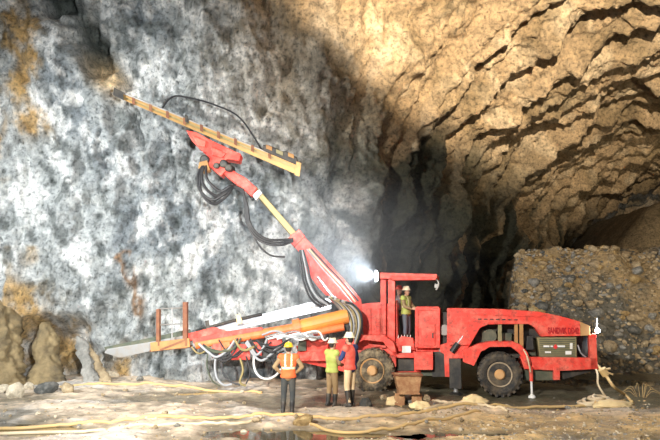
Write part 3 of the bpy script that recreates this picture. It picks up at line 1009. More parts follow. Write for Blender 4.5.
bplate('boom_beam', [(298, 231), (303, 235), (331, 265), (361, 299), (363, 312), (352, 316), (340, 310), (318, 287), (303, 267), (299, 252), (289, 240), (291, 234)], YB - .15, .36, 'red_paint')
bplate('boom_collar', [(299, 229), (305, 236), (294, 247), (287, 239)], YB - .2, .46, 'red_paint')
for k in range(3):
    o3 = 3.2 * k
    pts_ = [B(307 + o3 * .6, 249 + .2 * o3 - k, YB - .2), B(322 + o3 * .8, 268 - k, YB - .22), B(338 + o3, 286 - k, YB - .24), B(352 + o3, 303 - k, YB - .2)]
    MB().tube(smooth_path(pts_, 6), .028, 8).build('hydraulic_line', ['hose_grey', 'hose_cream', 'hose_black'][k], boom)
lc = MB().tube([B(356, 330, YB - .28), B(333, 297, YB - .28)], .085, 14).build('lift_cylinder', 'grey_steel', boom)
MB().tube([B(333, 297, YB - .28), B(318, 277, YB - .28)], .05, 12).build('cylinder_rod', 'chrome', lc)
MB().beam(B(297, 238, YB), B(254, 188.5, YB - .15), .24, .21, .2, .18).build('telescopic_tube', 'olive_tube', boom, .02)
YF = YB - .45
bplate('tube_end_ring', [(259, 189), (262, 193), (256, 200), (252, 195)], YB - .32, .34, 'white_paint')
bplate('roll_over_unit', [(257, 188), (251, 196), (243, 189), (236, 184), (228, 178), (222, 172), (230, 167), (237, 173), (246, 178)], YF, .42, 'red_paint', .02)
bplate('feed_cradle', [(186, 130), (196, 132), (213, 141), (228, 148), (241, 154), (239, 161), (227, 159), (222, 163), (226, 170), (221, 176), (213, 170), (206, 163), (207, 155), (199, 148), (192, 141)], YF - .12, .5, 'red_paint', .02)
bplate('cradle_cap', [(192, 135), (206, 141), (205, 147), (198, 146)], YF - .2, .1, 'red_paint', .02)
bplate('cradle_cap', [(211, 146), (226, 153), (222, 158), (212, 155)], YF - .2, .1, 'red_paint', .02)
rb = MB()
for (x, y, r) in ((224, 164, .13), (229, 168, .12), (205, 160, .15), (217, 166, .1)):
    rb.lathe([(r * .7, -.1), (r, -.08), (r, .25)], B(x, y, YF - .12), EY and (0, 1, 0), 16)
rb.build('rotary_joint', 'black_steel', boom)
bplate('valve_block', [(199, 162), (207, 160), (210, 170), (203, 173), (198, 168)], YF - .25, .3, 'ochre_steel', .02)

fdir = (at(300, 172, YF) - at(118, 95, YF + .05))
feed = empty('feed_beam', B(118, 95, YF + .05)); feed.parent = boom
FO = BO + B(118, 95, YF + .05)


def FB(px, py, dy=0.0):
    t = (px - 118) / (300 - 118)
    return Q(px, py, YF + .05 * (1 - t) + dy) - FO


def fplate(name, pts, dy0, dy1, mat, bevel=.008):
    mb = MB()
    a = [mb.bm.verts.new(FB(x, y, dy0)) for x, y in pts]
    b = [mb.bm.verts.new(FB(x, y, dy1)) for x, y in pts]
    n = len(pts)
    mb.bm.faces.new(a); mb.bm.faces.new(b[::-1])
    for i in range(n): mb.bm.faces.new((a[(i + 1) % n], a[i], b[i], b[(i + 1) % n]))
    return mb.build(name, mat, feed, bevel)


def along(x, off=0.0): return (x, 92 + (x - 118) * (164.5 - 92) / (300 - 118) + off)


fplate('feed_rail', [along(118, 0), along(300, 0), along(300, 3.2), along(118, 2.2)], -.12, .12, 'feed_tan')
fplate('feed_rail', [along(120, 3.6), along(299, 6), along(298, 11.5), along(215, 8.5), along(120, 5.6)], -.10, .16, 'feed_tan')
fplate('feed_web', [along(119, 1.5), along(299, 2.5), along(299, 8), along(119, 5)], -.06, .06, 'olive_tube')
MB().tube([FB(122, 92.5, -.10), FB(270, 153.5, -.10)], .03, 8).build('drill_rod', 'grey_steel', feed)
fplate('front_centraliser', [along(114, -3), along(123, -2), along(124, 6), along(113, 5)], -.2, .2, 'black_steel')
fplate('middle_centraliser', [along(185, -4), along(188, -4), along(189, 3), along(185, 3)], -.15, .15, 'black_steel')
dr = fplate('rock_drill', [along(263, -5), along(270, -7), along(282, -6), along(286, -8), along(297, -6), along(299, 2), along(263, 1)], -.16, .12, 'black_steel', .03)
for (x0, x1, o0, mk) in ((266, 272, -6.5, 'ochre_steel'), (276, 283, -6, 'khaki_metal'), (288, 294, -7.5, 'ochre_steel')):
    q = [along(x0, o0), along(x1, o0), along(x1, o0 + 4), along(x0, o0 + 4)]
    o = fplate('drill_fitting', q, -.2, -.14, mk, .01); o.parent = dr
fplate('end_plate', [along(296.5, -2), along(301.5, -2), along(299.5, 12.5), along(294.5, 12.5)], -.2, .24, 'feed_tan')
for k in range(9):
    x = 132 + 17 * k
    fplate('rail_bracket', [along(x, -.6), along(x + 3, -.6), along(x + 3, 6.5), along(x, 6)], -.135, -.1, 'rust_brown', 0)

# boom hoses
def bhose(pts, r, mat='hose_black', Yo=None):
    MB().tube(smooth_path([B(x, y, (YF if Yo is None else Yo) + dy) for x, y, dy in pts], 8), r, 8).build('hose', mat, boom)


for k, (dx, dyy) in enumerate(((0, 0), (4, -4), (8, -9), (2, 4))):
    bhose([(203 + dx * .4, 165, -.2), (198 + dx, 176 + dyy * .4, -.3), (200 + dx, 190 + dyy, -.35), (212 + dx, 200 + dyy, -.35), (226 + dx * .4, 193 + dyy * .7, -.3), (234, 187, -.2), (243, 190 + k, -.2)], .045)
bhose([(200, 165, -.2), (193, 160, -.25), (195, 152, -.25), (203, 152, -.2)], .02, 'hose_grey')
for k in range(3):
    bhose([(243, 189 + k, -.2), (245 + k, 204, -.25), (247 + 1.4 * k, 222, -.28), (255 + k, 237 - 2 * k, -.3), (268, 244 - 2.3 * k, -.3), (282, 245 - 2.6 * k, -.2), (293, 241 - k, .0)], .038)
bhose([(250, 228, -.28), (258, 244, -.33), (270, 255, -.35), (285, 257, -.3)], .03)
for k in range(4):
    bhose([(300 + k, 250, .1), (301 + 2.2 * k, 266, .0), (304 + 2.6 * k, 283, -.05), (311 + 3 * k, 299 - k, -.1), (322 + 3 * k, 307 - k, -.1)], .032, ['hose_black', 'hose_black', 'hose_grey', 'hose_black'][k])
bhose([(160, 112, .3), (172, 97, .35), (190, 98, .4), (215, 105, .45), (240, 118, .4), (262, 150, .1)], .03)
# hose bundle wrapping the boom foot
for k in range(11):
    o2 = 2.1 * k
    mk = ['hose_black', 'hose_grey', 'olive_tube', 'hose_black', 'hose_grey', 'dusty_rubber', 'olive_tube'][k % 7]
    bhose([(327 + o2 * .9, 296 + o2 * .3, .25 - .05 * k), (338 + o2 * .75, 303 + o2 * .1, .1 - .05 * k), (346 + o2 * .7, 314, .05 - .05 * k), (350 + o2 * .55, 328, .0 - .04 * k), (346 + o2 * .5, 345, .2 - .03 * k)], .034 + .006 * (k % 3), mk, to_world(L(350, 335, .55)).y - .42)

# ---- low boom, pointing to the face
low = empty('low_boom', L(350, 335, .55)); low.parent = rig
LO = L(350, 335, .55)
YL = to_world(LO).y - .35


def W(px, py, dy=0.0): return Q(px, py, YL + dy) - LO


def lp(name, pts, dy0, dy1, mat, bevel=.012, parent=None):
    mb = MB()
    a = [mb.bm.verts.new(W(x, y, dy0)) for x, y in pts]
    b = [mb.bm.verts.new(W(x, y, dy1)) for x, y in pts]
    n = len(pts)
    mb.bm.faces.new(a); mb.bm.faces.new(b[::-1])
    for i in range(n): mb.bm.faces.new((a[(i + 1) % n], a[i], b[i], b[(i + 1) % n]))
    return mb.build(name, mat, parent or low, bevel)


MB().tube([W(348, 316), W(300, 327)], .23, 20, .22).build('boom_tube', 'yellow_paint', low)
MB().tube([W(301, 326.7), W(294, 328.5)], .27, 20).build('boom_collar', 'orange_paint', low)
MB().tube([W(295, 328), W(196, 345)], .15, 16, .13).build('telescopic_tube', 'orange_paint', low)
cy2 = MB().tube([W(344, 327, -.2), W(318, 332, -.2)], .11, 14).build('lift_cylinder', 'orange_paint', low)
MB().tube([W(320, 331.6, -.2), W(290, 337, -.2)], .055, 12).build('cylinder_rod', 'chrome', cy2)
lp('boom_root', [(343, 310), (356, 308), (360, 340), (346, 342)], .0, .5, 'black_steel', .03)
# silver feed lying along the low boom
lp('feed_rail', [(330, 297), (332, 302), (232, 327), (192, 337), (190, 333), (230, 322)], .5, .62, 'feed_silver')
lp('feed_rail', [(331, 303.5), (332, 309), (232, 331), (192, 340.5), (191, 338), (232, 328)], .45, .62, 'feed_silver')
lp('feed_web', [(328, 299), (330, 308), (195, 339), (194, 334)], .53, .58, 'grey_steel')
lp('feed_front', [(191, 334), (192, 342), (120, 358), (104, 353), (107, 349), (150, 342)], .4, .9, 'grey_steel')
lp('feed_front', [(190, 329), (192, 334), (150, 343), (106, 351), (104, 347), (148, 338)], .5, .8, 'dark_green_steel')
MB().tube([W(196, 331, .4), W(232, 321, .4), W(262, 314, .4)], .05, 10).build('drill_rod', 'black_steel', low)
lp('cradle_block', [(236, 315), (240, 314), (243, 323), (237, 325)], .3, .6, 'pale_sack', .02)
lp('cradle_block', [(205, 321), (209, 320), (210, 329), (206, 330)], .35, .6, 'black_steel', .01)
lp('feed_cradle', [(192, 339), (226, 331), (262, 327), (266, 336), (230, 343), (196, 348)], -.1, .3, 'red_paint', .02)
lp('feed_cradle', [(186, 334), (214, 327), (228, 331), (190, 341)], .2, .45, 'red_paint', .02)
for (x0, y0, x1, y1, mk) in ((231, 344, 250, 360, 'red_paint'), (212, 342, 222, 358, 'red_paint'), (253, 342, 262, 356, 'red_paint'), (222, 340, 230, 352, 'orange_paint'), (262, 346, 276, 362, 'black_steel'), (200, 346, 211, 354, 'black_steel'), (268, 338, 282, 346, 'red_paint')):
    lp('swing_bracket', rect(x0, y0, x1, y1), -.12, .3, mk, .02)
# clutter of pale pipes and hoses over the front carrier
for k in range(9):
    a = k * 1.7
    MB().tube(smooth_path([W(262 + 3 * k, 335 + (k % 3) * 2, -.25), W(276 + 5 * k, 331 + (k % 4) * 2.2, -.3), W(292 + 4 * k, 337 + (k % 3) * 1.5, -.28), W(304 + 3 * k, 338 - (k % 4), -.2)], 6), .03, 8).build('hose', ['hose_grey', 'chrome', 'white_paint'][k % 3], low)
rnd = random.Random(21)
for k in range(16):
    x0 = rnd.uniform(190, 262); y0 = rnd.uniform(338, 350)
    x1 = x0 + rnd.uniform(14, 40); y1 = rnd.uniform(338, 352)
    sag = rnd.uniform(4, 14)
    MB().tube(smooth_path([W(x0, y0, -.2), W(x0 + (x1 - x0) * .25, max(y0, y1) + sag * .6, -.3), W((x0 + x1) / 2, max(y0, y1) + sag, -.34), W(x1 - (x1 - x0) * .2, max(y0, y1) + sag * .5, -.3), W(x1, y1, -.2)], 6), rnd.uniform(.022, .04), 8).build('hose', rnd.choice(['hose_black', 'hose_black', 'olive_tube', 'hose_grey', 'dark_green_steel']), low)
# long loops hanging to the floor
for (pts_, r, mk) in (
        ([(218, 350), (215, 364), (217, 378), (224, 385), (232, 384)], .035, 'hose_grey'),
        ([(224, 352), (222, 368), (228, 380), (240, 385)], .03, 'hose_black'),
        ([(240, 358), (243, 370), (240, 382), (246, 386)], .035, 'olive_tube'),
        ([(246, 356), (250, 372), (246, 384)], .025, 'hose_black'),
        ([(254, 354), (254, 366), (258, 375), (266, 379), (275, 376), (281, 369)], .035, 'white_paint'),
        ([(270, 356), (274, 364), (272, 374)], .03, 'hose_black'),
        ([(208, 352), (207, 366), (212, 380), (220, 386)], .025, 'dark_green_steel')):
    MB().tube(smooth_path([W(x, y, -.25) for x, y in pts_], 8), r, 8).build('hose', mk, low)
# red plates of the boom support over the front carrier
for (x0, y0, x1, y1, v0) in ((303, 340, 328, 352, .35), (297, 352, 332, 361, .3), (310, 335, 320, 341, .4)):
    plate('boom_support', rect(x0, y0, x1, y1), v0, v0 + .3, 'red_paint')
plate('valve_cover', [(299, 341), (306, 341), (306, 351), (297, 351)], .26, .4, 'dark_green_steel')
# basket frame on the end of the low boom
bk = empty('basket', Q(172, 345, YL + .1)); bk.parent = low; bk.location = W(172, 345, .1)
KO = bk.location.copy()


def K(px, py, dy=0.0): return W(px, py, dy) - KO


for (x, yt) in ((158.5, 309), (185.5, 302)):
    for dy in (-.1, .55):
        MB().beam(K(x, yt, dy), K(x, 346, dy), .14 if x > 170 else .11, .12, up=(0, 1, 0)).build('basket_post', 'rust_brown' if dy < 0 else 'ochre_steel', bk, .01)
MB().beam(K(151, 347, -.1), K(190, 342.5, -.1), .12, .27).build('basket_sill', 'ochre_steel', bk, .01)
MB().beam(K(152, 347, .55), K(190, 342, .55), .12, .25).build('basket_sill', 'ochre_steel', bk, .01)
a_, b_ = K(153, 350, -.1), K(190, 347, .6)
MB().beam((a_ + K(153, 350, .6)) / 2, (K(190, 346, -.1) + b_) / 2, .75, .06).build('basket_floor', 'rust_brown', bk, .01)
for y in (309, 325):
    MB().tube([K(158, y, -.1), K(186, y - 1.5, -.1)], .022, 8).build('basket_rail', 'grey_steel', bk)
MB().tube([K(172, 308, -.1), K(172, 342, -.1)], .02, 8).build('basket_rail', 'grey_steel', bk)
MB().beam(K(160, 350, -.15), K(185, 340, -.15), .05, .06).build('basket_brace', 'rust_brown', bk)

#SECTION3
# ------------------------------------------------------------------ people
def remeshed(mb, name, voxel, smooth_it=4):
    me = mb.mesh('tmp')
    o = bpy.data.objects.new('tmp', me); C.objects.link(o)
    r = o.modifiers.new('r', 'REMESH'); r.mode = 'VOXEL'; r.voxel_size = voxel; r.use_smooth_shade = True
    sm = o.modifiers.new('s', 'SMOOTH'); sm.iterations = smooth_it; sm.factor = 0.5
    bpy.context.view_layer.update()
    out = bpy.data.meshes.new_from_object(o.evaluated_get(bpy.context.evaluated_depsgraph_get()))
    out.name = name
    bpy.data.objects.remove(o); bpy.data.meshes.remove(me)
    for p in out.polygons: p.use_smooth = True
    return out


def V3(*a): return Vector(a)


def person(label, pos, facing, h, pose, outfit):
    """local frame: x forward, y to the person's left, z up; facing = heading angle of the front"""
    k = h / 1.75
    J = dict(pelvis=V3(0, 0, .95), waist=V3(.0, 0, 1.08), chest=V3(.0, 0, 1.27), neck=V3(.0, 0, 1.47), head=V3(.03, 0, 1.62),
             shL=V3(0, .19, 1.42), shR=V3(0, -.19, 1.42), hpL=V3(0, .095, .93), hpR=V3(0, -.095, .93),
             knL=V3(.03, .11, .51), knR=V3(.03, -.11, .51), anL=V3(0, .12, .09), anR=V3(0, -.12, .09),
             elL=V3(-.03, .25, 1.14), elR=V3(-.03, -.25, 1.14), wrL=V3(.08, .24, .90), wrR=V3(.08, -.24, .90), hdL=V3(.06, -.02, -1), hdR=V3(.06, .02, -1))
    for n_, v in pose.items():
        J[n_] = Vector(v)
    for n_ in J:
        if n_ not in ('hdL', 'hdR'): J[n_] = J[n_] * k

    def torso(m, e):
        m.ellip(J['chest'] + V3(0, 0, .02) * k, ((.125 + e) * k, (.19 + e) * k, (.20 + e) * k), 20)
        m.ellip(J['waist'], ((.11 + e) * k, (.155 + e) * k, (.17 + e) * k), 20)
        m.ellip(J['pelvis'], ((.12 + e) * k, (.17 + e) * k, (.13 + e) * k), 20)
        for s_ in 'LR':
            m.capsule(J['chest'] + V3(0, 0, .1) * k, J['sh' + s_], (.085 + e) * k, (.07 + e) * k)
        m.capsule(J['waist'], J['chest'], (.115 + e) * k, (.12 + e) * k)

    def arms(m, e, cut=1.0):
        for s_ in 'LR':
            m.capsule(J['sh' + s_], J['el' + s_], (.055 + e) * k, (.043 + e) * k)
            m.capsule(J['el' + s_], J['el' + s_].lerp(J['wr' + s_], cut), (.043 + e) * k, (.03 + e) * k)

    def legs(m, e, cut=1.0):
        for s_ in 'LR':
            m.capsule(J['hp' + s_], J['kn' + s_], (.085 + e) * k, (.06 + e) * k)
            m.capsule(J['kn' + s_], J['kn' + s_].lerp(J['an' + s_], cut), (.058 + e) * k, (.042 + e) * k)

    b = MB()
    torso(b, -.005); arms(b, 0); legs(b, 0)
    for s_ in 'LR':
        b.capsule(J['an' + s_] - V3(.04, 0, .045) * k, J['an' + s_] + V3(.15, .02 if s_ == 'L' else -.02, -.055) * k, .038 * k, .03 * k)
        # hand: palm, four unequal curled fingers, thumb from the side of the palm
        w0 = J['wr' + s_]; d = J['hd' + s_].normalized()
        sgn = 1 if s_ == 'L' else -1
        side = d.cross(V3(0, sgn, 0))
        if side.length < .2: side = d.cross(V3(1, 0, 0))
        side.normalize()
        nrm = side.cross(d).normalized() * (-sgn)
        for t in (-1, 0, 1):
            b.capsule(w0, w0 + (d * .09 + side * (.022 * t)) * k, .022 * k, .017 * k, 8)
        for i, ln_ in enumerate((.062, .074, .070, .052)):
            t = -1.5 + i
            p0 = w0 + (d * .09 + side * (.019 * t)) * k
            p1 = p0 + (d * ln_ * .55 + nrm * .008) * k
            p2 = p1 + (d * ln_ * .4 + nrm * .028) * k
            b.capsule(p0, p1, .0105 * k, .010 * k, 8); b.capsule(p1, p2, .010 * k, .0085 * k, 8)
        q0 = w0 + (d * .03 - side * .022) * k
        q1 = q0 + (d * .035 - side * .03) * k
        b.capsule(q0, q1, .014 * k, .012 * k, 8); b.capsule(q1, q1 + (d * .03 - side * .008 + nrm * .01) * k, .012 * k, .010 * k, 8)
    H = J['head']
    b.capsule(J['neck'] - V3(0, 0, .06) * k, H - V3(.01, 0, .04) * k, .058 * k, .055 * k)
    b.ellip(H + V3(-.01, 0, .02) * k, (.098 * k, .078 * k, .105 * k), 20)
    b.ellip(H + V3(.025, 0, -.055) * k, (.062 * k, .056 * k, .062 * k), 16)
    b.capsule(H + V3(.085, 0, .015) * k, H + V3(.108, 0, -.02) * k, .010 * k, .016 * k, 8)
    for s_ in (1, -1):
        b.ellip(H + V3(-.01, .078 * s_, -.005) * k, (.020 * k, .012 * k, .032 * k), 10)
        b.ellip(H + V3(.072, .032 * s_, .03) * k, (.020 * k, .024 * k, .010 * k), 8)
    me = remeshed(b, 'person', .0095 * k, 3)
    root = link('person', me, 'skin')
    root.location = pos
    root.rotation_euler = (0, 0, facing)
    tag(root, label, 'person', outfit.get('group'))
    g = MB(); torso(g, .012); arms(g, .014, .93)
    link('shirt', remeshed(g, 'shirt', .018 * k), outfit['shirt'], root)
    g = MB(); legs(g, .018, .93)
    g.ellip(J['pelvis'] + V3(0, 0, .01) * k, (.135 * k, .185 * k, .13 * k), 20)
    link('trousers', remeshed(g, 'trousers', .018 * k), outfit['trousers'], root)
    g = MB()
    for s_ in 'LR':
        a_ = J['an' + s_]; kn = J['kn' + s_]
        g.capsule(a_.lerp(kn, outfit.get('boot', .35)), a_ - V3(0, 0, .02) * k, .075 * k, .058 * k)
        g.capsule(a_ - V3(.05, 0, .04) * k, a_ + V3(.16, .02 if s_ == 'L' else -.02, -.045) * k, .05 * k, .045 * k)
    bm_ = remeshed(g, 'boots', .016 * k)
    for v in bm_.vertices: v.co.z = max(v.co.z, 0.0)
    link('boots', bm_, 'boot_black', root)
    if outfit.get('vest'):
        g = MB(); torso(g, .032)
        for s_ in 'LR':
            g.capsule(J['chest'] + V3(0, 0, .1) * k, J['sh' + s_], (.12) * k, (.10) * k)
        vm = remeshed(g, 'vest', .018 * k)
        for v in vm.vertices:
            if v.co.z < .90 * k: v.co.z = .90 * k + (v.co.z - .90 * k) * .05
            elif v.co.z < 1.1 * k:
                f_ = (1.1 * k - v.co.z) / (.2 * k)
                v.co.y *= 1 + .06 * f_; v.co.x *= 1 + .10 * f_
        o = link('vest', vm, [outfit['vest'], 'reflective', 'cloth_navy'], root)
        for p in vm.polygons:
            c = p.center / k
            if outfit.get('navy') and c.y < -.01: p.material_index = 2
            elif not outfit.get('plain') and ((1.12 < c.z < 1.18) or (.055 < abs(c.y) < .105 and c.z > 1.15) or (outfit.get('two') and 1.0 < c.z < 1.05)):
                p.material_index = 1
    g = MB()
    g.lathe([(.145, .0), (.146, .012), (.122, .02), (.118, .05), (.10, .09), (.065, .118), (.03, .128), (.004, .13)], (0, 0, 0), (0, 0, 1), 28)
    g.ellip((.09, 0, .006), (.085, .09, .010), 14)
    g.beam((-.09, 0, .095), (.09, 0, .095), .035, .085)
    hm = g.mesh('helmet')
    for v in hm.vertices:
        v.co = Vector((v.co.x * 1.08, v.co.y * .92, v.co.z)) * k
    ho = link('helmet', hm, outfit['helmet'], root, 0.004, True)
    ho.location = H + V3(-.005, 0, .06) * k
    g = MB()
    for s_ in (1, -1): g.ellip(H + V3(.078, .032 * s_, .018) * k, (.012 * k, .014 * k, .010 * k), 8)
    link('eyes', g.mesh('eyes'), 'eye_dark', root)
    g = MB().ellip(H + V3(.080, 0, -.062) * k, (.010 * k, .024 * k, .006 * k), 8)
    link('mouth', g.mesh('mouth'), 'vest_red', root)
    g = MB().ellip(H + V3(-.03, 0, .02) * k, (.088 * k, .083 * k, .10 * k), 16)
    link('hair', g.mesh('hair'), 'hair_dark', root, 0, True)
    return root


R_ = math.radians
p1 = on_floor(288, 413); p2 = on_floor(332, 408); p3 = on_floor(350.5, 408.5)
person('worker in orange vest and yellow helmet, seen from behind, hands on hips', p1, R_(92), 1.66,
       dict(elL=(-.05, .36, 1.18), elR=(-.05, -.36, 1.18), wrL=(.03, .20, 1.02), wrR=(.03, -.20, 1.02), hdL=(.5, -.6, -.25), hdR=(.5, .6, -.25), anR=(.0, -.10, .09), anL=(-.03, .13, .09)),
       dict(shirt='cloth_olive', trousers='cloth_dark', vest='vest_orange', helmet='helmet_yellow', boot=.45))
person('worker in lime vest, pale helmet and olive trousers, facing the rig beside its front wheel', p2, R_(38), 1.66,
       dict(elL=(.05, .26, 1.15), elR=(.05, -.25, 1.15), wrL=(.22, .16, 1.08), wrR=(.22, -.14, 1.08), hdL=(.8, -.4, 0), hdR=(.8, .4, 0), anL=(-.05, .11, .09), knL=(.0, .11, .5)),
       dict(shirt='cloth_olive', trousers='cloth_olive', vest='vest_lime', helmet='helmet_white', boot=.55, plain=True))
person('tall worker in white helmet, red and navy jacket and cream trousers', p3, R_(142), 1.80,
       dict(elL=(.10, .25, 1.17), wrL=(.30, .18, 1.16), elR=(-.02, -.26, 1.14), wrR=(.10, -.23, .92), hdL=(.9, -.2, .1), anR=(.03, -.10, .09), anL=(-.04, .12, .09)),
       dict(shirt='cloth_navy', trousers='cloth_cream', vest='vest_red', helmet='helmet_white', boot=.72, navy=True, plain=True))
zdeck = DECK
o1 = to_world(L(406.5, 342, 0.85)); o1.z = zdeck
o2 = to_world(L(399.5, 342, 1.35)); o2.z = zdeck
person('operator in lime vest and pale helmet standing at the canopy controls', o1, R_(-35), 1.68,
       dict(elL=(.10, .24, 1.18), wrL=(.30, .14, 1.10), elR=(.08, -.25, 1.16), wrR=(.28, -.16, 1.08), hdL=(.9, -.2, 0), hdR=(.9, .2, 0)),
       dict(shirt='cloth_olive', trousers='cloth_slate', vest='vest_lime', helmet='helmet_white', boot=.4))
person('second operator in pale shirt and dark trousers behind the canopy post', o2, R_(-60), 1.72,
       dict(elL=(.12, .22, 1.2), wrL=(.34, .12, 1.16), hdL=(1, -.1, 0)),
       dict(shirt='cloth_white', trousers='cloth_dark', helmet='vest_red', boot=.4))


# ------------------------------------------------------------------ things lying on the floor
def floor_hose(name, pix, r, mat, label, cat='hose', lift=None):
    pts_ = []
    for i, (x, y) in enumerate(pix):
        p = on_floor(x, y); p.z = max(p.z, -.03) + r + (lift[i] if lift else 0); pts_.append(p)
    sp = smooth_path(pts_, 10)
    if not lift:
        for p in sp: p.z = max(fz(p.x, p.y), -.035) + r * .85
    return tag(MB().tube(sp, r, 10).build(name, mat, None, 0, True), label, cat)


floor_hose('water_hose', [(-30, 428), (20, 428), (60, 425), (110, 424), (160, 421), (215, 419), (255, 417.5), (300, 418.5), (330, 421), (370, 419), (410, 416), (450, 412), (500, 409), (545, 407), (590, 406)], .038, 'hose_yellow', 'long yellow water hose snaking across the whole foreground')
floor_hose('water_hose', [(-20, 434), (40, 432), (90, 431), (150, 428), (200, 424.5), (240, 424), (262, 420)], .035, 'hose_cream', 'thin cream hose running beside the yellow one at the left')
floor_hose('water_hose', [(60, 389), (110, 388), (160, 388), (215, 391), (262, 394)], .04, 'hose_yellow', 'mud-covered hose on the ground below the low drill boom')
floor_hose('water_hose', [(300, 423), (340, 432), (385, 430), (425, 424), (450, 420), (480, 416)], .035, 'hose_yellow', 'yellow hose crossing the foreground puddle')
floor_hose('water_hose', [(432, 401), (446, 406), (462, 409), (486, 411), (508, 415)], .035, 'hose_cream', 'pale hose in the mud before the rear wheel')
floor_hose('water_hose', [(425, 414), (445, 409), (470, 405), (488, 402)], .05, 'hose_cream', 'thick pale hose lying below the dark jack leg')
# hoses off the tail of the rig
tq = to_world(L(596, 364, .3))
e1 = on_floor(640, 401); e2 = on_floor(606, 398)
mb = MB().tube(smooth_path([tq, at(601, 370, tq.y - .1), at(607, 377, tq.y - .3), at(614, 387, tq.y - .5), on_floor(625, 397) + V3(0, 0, .04), on_floor(632, 402) + V3(0, 0, .04)], 8), .045, 8)
tag(mb.build('water_hose', 'hose_yellow', None, 0, True), 'yellow hose dropping from the tail of the rig to the floor', 'hose')
mb = MB().tube(smooth_path([tq + V3(-.05, 0, -.02), at(597.5, 374, tq.y - .2), at(598, 384, tq.y - .3), at(603, 393, tq.y - .4), on_floor(608, 400) + V3(0, 0, .04)], 8), .03, 8)
tag(mb.build('water_hose', 'hose_cream', None, 0, True), 'thin cream hose hanging under the rear post of the rig', 'hose')
mb = MB()
q = at(604, 372, tq.y - .22)
mb.lathe([(.05, -.12), (.11, -.1), (.11, .1), (.05, .12)], q, (.5, 0, -.8), 12)
mb.tube([q + V3(-.1, -.05, .05), q + V3(.16, -.05, .1)], .03, 8)
mb.beam(q + V3(.02, -.08, .02), q + V3(.2, -.08, -.06), .05, .05)
tag(mb.build('hose_coupling', 'hose_yellow'), 'yellow hose coupling hanging behind the rig tail', 'coupling')
# coil of flattened hose on the right
rc = random.Random(5)
for k, (cx, cy, rx, ry) in enumerate(((592, 404, 16, 2.4), (612, 406, 19, 2.6), (600, 402, 13, 1.8))):
    pix = [(cx + rx * math.cos(a) * (1 - .04 * i), cy + ry * math.sin(a)) for i, a in enumerate([.3 + .75 * j for j in range(14)])]
    pts_ = []
    for i, (x, y) in enumerate(pix):
        p = on_floor(x, y); p.z = max(p.z, -.03) + .05 + .018 * (i // 4) + .02 * k; pts_.append(p)
    tag(MB().tube(smooth_path(pts_, 6), .045, 8).build('hose_coil', ['hose_cream', 'hose_yellow', 'hose_cream'][k], None, 0, True),
        ['pale hose coil lying at the left of the three coils behind the mud', 'yellow hose coil lying at the right of the three coils', 'small cream hose coil tucked behind the two larger ones'][k], 'hose coil')
# fan of thin wires at the right edge
wf = MB()
c0 = on_floor(641, 398)
rw = random.Random(4)
for k in range(9):
    a = R_(25 + 16 * k + rw.uniform(-16, 16))
    t_ = c0 + V3(math.cos(a) * .55, 0, .06 + math.sin(a) * .30)
    wf.tube(smooth_path([c0 + V3(.12 * math.cos(a), 0, -.05), c0 + V3(math.cos(a) * .34, 0, .06 + math.sin(a) * .34), t_ + V3(.1 * math.cos(a), 0, -.1)], 5), .006, 6)
tag(wf.build('wire_bundle', 'hose_yellow'), 'splayed bundle of yellow wires standing by the pool at the right', 'wire bundle')


# mud-caked tub by the front wheel
tb = empty('skip_tub', on_floor(408, 403)); tb.scale = (.84, .84, .84)
tag(tb, 'mud-caked rusty tub standing on stones beside the front wheel', 'tub')
sc_ = (at(424, 390, tb.location.y) - at(392, 390, tb.location.y)).length
mb = MB()
zt, zb = 1.0, .42
top = [(-.45, -.3), (.42, -.3), (.42, .3), (-.45, .3)]; bot = [(-.32, -.22), (.34, -.22), (.34, .22), (-.32, .22)]
for (ring0, z0, ring1, z1) in ((bot, zb, top, zt),):
    for i in range(4):
        a0, a1 = bot[i], bot[(i + 1) % 4]; b0, b1 = top[i], top[(i + 1) % 4]
        nn = Vector(((a0[1] - a1[1]), (a1[0] - a0[0]), 0)).normalized() * .03
        vs = [mb.bm.verts.new(p) for p in ((*a0, z0), (*a1, z0), (*b1, z1), (*b0, z1))]
        vi = [mb.bm.verts.new(Vector(p.co) + nn) for p in vs]
        mb.bm.faces.new(vs); mb.bm.faces.new(vi[::-1])
        for j in range(4): mb.bm.faces.new((vs[(j + 1) % 4], vs[j], vi[j], vi[(j + 1) % 4]))
mb.box((-.33, -.23, zb - .03), (.35, .23, zb + .02))
mb.build('tub_body', 'brown_mud_metal', tb, .008)
MB().beam((-.48, -.32, zt), (.45, -.32, zt), .06, .05).beam((-.48, .32, zt), (.45, .32, zt), .06, .05).beam((-.46, -.32, zt), (-.46, .32, zt), .06, .05).beam((.43, -.32, zt), (.43, .32, zt), .06, .05).build('tub_rim', 'rust_brown', tb, .01)
for sx in (-.26, .27):
    MB().beam((sx, 0, zb - .02), (sx * 1.05, 0, .0), .1, .32).build('tub_leg', 'brown_mud_metal', tb, .01)
mu = MB().ellip((0, 0, zt - .05), (.40, .26, .09), 16)
mu.build('mud_load', 'rock_tan', tb, 0, True)


